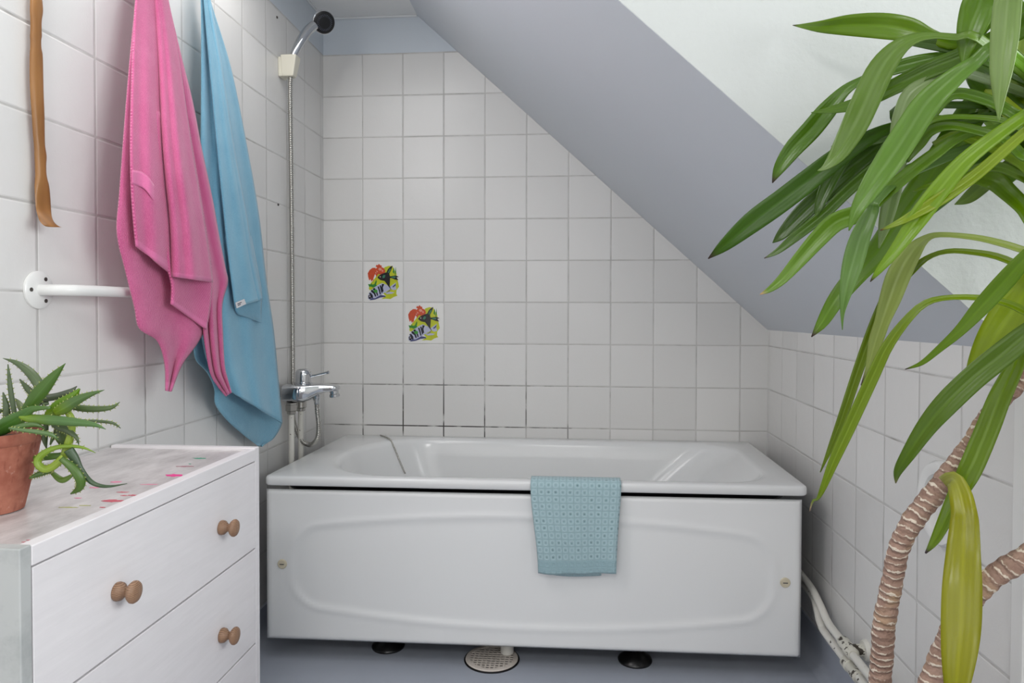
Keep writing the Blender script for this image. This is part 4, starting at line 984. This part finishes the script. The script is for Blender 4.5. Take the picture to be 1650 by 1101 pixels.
# ------------------------------------------------------------------ picture tiles with three fish
def dpt(x, y): return ony(560+.15437*x, 400+.15437*y, 0)
layers = [
 ('tile', [(183, 148), (578, 148), (578, 562), (183, 562)], flat('glazed_white', rgb(236, 235, 232), .14, var=.02)),
 ('weeds', [[(390, 198), (430, 185), (470, 190), (490, 230), (512, 262), (516, 310), (530, 360), (538, 402), (512, 440), (510, 480), (522, 497), (480, 512), (450, 532), (400, 528), (352, 532), (400, 500), (330, 430), (300, 400), (262, 412), (232, 442), (222, 420), (240, 370), (290, 310), (320, 270), (350, 255)],
            [(225, 400), (240, 385), (262, 400), (290, 380), (310, 350), (330, 335), (370, 345), (330, 390), (280, 420), (240, 440)]], flat('weed_yellow_green', rgb(214, 222, 40), .3, var=.4, vscale=60)),
 ('plant_fronds', [[(215, 375), (245, 378), (250, 360), (258, 380), (280, 376), (300, 330), (306, 350), (300, 380), (310, 396), (270, 412), (240, 400), (228, 408)], [(485, 200), (492, 235), (488, 270), (472, 250), (478, 230)], [(505, 195), (508, 250), (498, 300), (494, 260)], [(262, 430), (300, 420), (312, 440), (290, 462), (262, 455)]], flat('frond_green', rgb(54, 146, 48), .3, var=.4, vscale=80)),
 ('red_fish', [[(296, 214), (318, 196), (345, 192), (380, 210), (396, 236), (388, 262), (360, 278), (330, 272), (302, 262), (288, 240)], [(292, 206), (262, 206), (232, 228), (212, 262), (216, 300), (228, 340), (240, 322), (252, 352), (262, 330), (270, 352), (272, 312), (288, 270), (300, 240)], [(294, 192), (304, 172), (316, 180), (328, 164), (342, 178), (360, 184), (352, 204), (316, 204)], [(282, 262), (330, 262), (318, 276), (302, 302), (296, 282)]], flat('fish_red', rgb(222, 84, 44), .3, var=.35, vscale=120)),
 ('red_fish_marks', [[(330, 205), (352, 210), (360, 228), (340, 236), (322, 224)], [(300, 232), (320, 246), (308, 254)], [(362, 226), (374, 232), (370, 248), (356, 242)]], flat('fish_rose', rgb(226, 158, 140), .3)),
 ('striped_fish', [[(214, 505), (226, 470), (250, 436), (292, 402), (326, 380), (362, 364), (410, 384), (452, 408), (442, 432), (392, 462), (348, 490), (290, 526), (240, 544), (216, 530)], [(446, 402), (476, 380), (508, 358), (502, 396), (512, 430), (480, 440), (456, 426)], [(388, 462), (440, 456), (492, 462), (466, 476), (412, 480)]], flat('fish_pale_blue', rgb(196, 200, 226), .25, var=.2, vscale=80)),
 ('stripes', [[(244, 440), (262, 436), (292, 470), (302, 504), (288, 506), (276, 478), (250, 458)], [(264, 424), (284, 416), (312, 458), (322, 496), (310, 498), (298, 466), (272, 440)], [(314, 404), (328, 398), (342, 440), (350, 480), (338, 484), (328, 446)], [(336, 392), (350, 386), (358, 424), (368, 464), (356, 468), (346, 432)], [(360, 374), (384, 376), (370, 412), (378, 452), (364, 456), (354, 418)], [(224, 468), (244, 466), (264, 490), (268, 520), (252, 522), (240, 494)], [(218, 494), (234, 488), (250, 510), (242, 534), (222, 526)]], flat('stripe_black', rgb(26, 28, 40), .25)),
 ('blue_shade', [[(232, 544), (252, 522), (290, 524), (348, 488), (392, 496), (402, 508), (340, 516), (290, 536)], [(470, 402), (500, 374), (506, 362), (502, 392), (478, 412)], [(400, 474), (440, 440), (456, 426), (440, 450)]], flat('fish_deep_blue', rgb(70, 76, 128), .3, var=.3, vscale=90)),
 ('green_patch', [[(272, 440), (300, 430), (318, 446), (304, 468), (280, 462)]], flat('patch_green', rgb(58, 150, 50), .3)),
 ('black_fish', [[(314, 306), (334, 284), (360, 268), (402, 254), (436, 268), (446, 300), (444, 350), (440, 392), (456, 432), (430, 402), (410, 372), (388, 342), (346, 334), (326, 320)], [(404, 262), (422, 222), (446, 196), (472, 182), (462, 210), (450, 240), (432, 276)], [(436, 296), (470, 290), (506, 286), (536, 300), (512, 306), (532, 334), (496, 328), (462, 314), (444, 310)]], flat('fish_black', rgb(38, 32, 34), .25, var=.4, vscale=100)),
 ('fin_green', [[(420, 256), (440, 218), (456, 214), (446, 240), (432, 262)], [(452, 300), (486, 294), (508, 300), (496, 314), (470, 310)], [(364, 300), (380, 280), (398, 284), (388, 310), (372, 314)]], flat('fin_teal', rgb(60, 128, 96), .3, var=.3, vscale=90)),
 ('eye', [[(336, 296), (346, 292), (350, 302), (340, 308)]], flat('eye_pale', rgb(206, 180, 176), .25)),
 ('eye', [[(228, 500), (238, 496), (242, 508), (232, 512)]], flat('eye_grey', rgb(206, 200, 206), .25)),
]
def fish_tile(dx, dz, label):
    root = None; off = V((dx, 0, dz))
    mb = MB(); mb.prism([dpt(*p)+off+V((0, .0005, 0)) for p in layers[0][1]], (0, -.0013, 0))
    root = tag(mb.build('picture_tile', layers[0][2], smooth=False), label, 'tile', 'fish picture tiles')
    for k, (nm, polys, mt) in enumerate(layers[1:]):
        mb = MB()
        for q, pl_ in enumerate(polys): mb.prism([dpt(*p)+off+V((0, -.00075, 0)) for p in pl_], (0, -.00018*(k+1)-.00004*q, 0))
        mb.build(nm, mt, root, smooth=False)
fish_tile(0, 0, 'upper left white wall tile painted with three fish')
fish_tile(.1502, -.1502, 'lower right white wall tile painted with three fish')

# ------------------------------------------------------------------ light
def area(name, loc, aim, sx, sy, power, col):
    l = bpy.data.lights.new(name, 'AREA'); l.shape = 'RECTANGLE'; l.size = sx; l.size_y = sy; l.energy = power; l.color = col
    o = bpy.data.objects.new(name, l); COL.objects.link(o); o.location = loc
    o.rotation_euler = (V(aim)-V(loc)).to_track_quat('-Z', 'Y').to_euler(); return o
area('daylight', (XD+.22, (wy0+wy1)/2+.1, 1.28), (0, -1.35, .95), 1.35, .66, 27, (.96, .99, 1))
def lamp(name, loc, nrm, lab, rad=.13):
    t = thing(name, loc, lab, 'added lamp'); mb = MB()
    mb.lathe(loc, nrm, [(rad, 0), (rad, .012), (rad*.9, .03), (rad*.55, .042), (.0005, .046)], 40); mb.build('fill_lamp_shade', M['opal'], t)
    mb = MB(); mb.lathe(loc, nrm, [(rad+.008, 0), (rad+.008, .008), (rad, .010)], 40); mb.build('fill_lamp_base_ring', M['white_metal'], t)
lamp('fill_ceiling_lamp', (.85, -3.4, CZ2), (0, 0, -1), 'unseen round opal ceiling lamp added as fill in the middle of the room')  # unseen fixture, added with the panel below it to fill the room
area('ceiling_fill', (.85, -3.4, CZ2-.06), (.85, -3.3, 0), .5, .5, 15, (1, .98, .96))
lamp('fill_ceiling_lamp', (.17, -.85, CZ), (0, 0, -1), 'unseen round opal ceiling lamp added as fill in front of the bath')  # added out of view, with its panel, to lift slope and back wall
area('alcove_fill', (.19, -.85, CZ-.06), (.3, -.8, 0), .24, .6, 3.4, (1, .98, .96))
lamp('fill_wall_lamp', (0, -1.56, 1.80), (1, 0, 0), 'unseen round opal wall lamp added as fill above the chest')  # invented fixture out of view; its panel brightens the slope
area('wall_fill', (.11, -1.56, 1.80), (1.4, -1.05, 1.2), .40, .40, 4.3, (1, .98, .96))
area('left_rear_fill', (.03, -3.2, .9), (1.5, -1.6, 1.0), 1.2, 1.7, 11, (1, .985, .97))  # no doorway here: unseen panel added as fill from the left rear
area('rear_fill', (1.1, -4.9, 1.5), (.8, 0, .9), 1.4, 1.1, 8, (1, .985, .97))  # no hall here: unseen panel added behind the camera as frontal fill
w = bpy.data.worlds.new('sky'); sc.world = w; w.use_nodes = True
w.node_tree.nodes['Background'].inputs[0].default_value = (.85, .93, 1, 1); w.node_tree.nodes['Background'].inputs[1].default_value = 1.2
sc.view_settings.view_transform = 'Standard'; sc.view_settings.look = 'None'; sc.view_settings.gamma = 1; sc.view_settings.exposure = -.06
sc.view_settings.use_curve_mapping = False
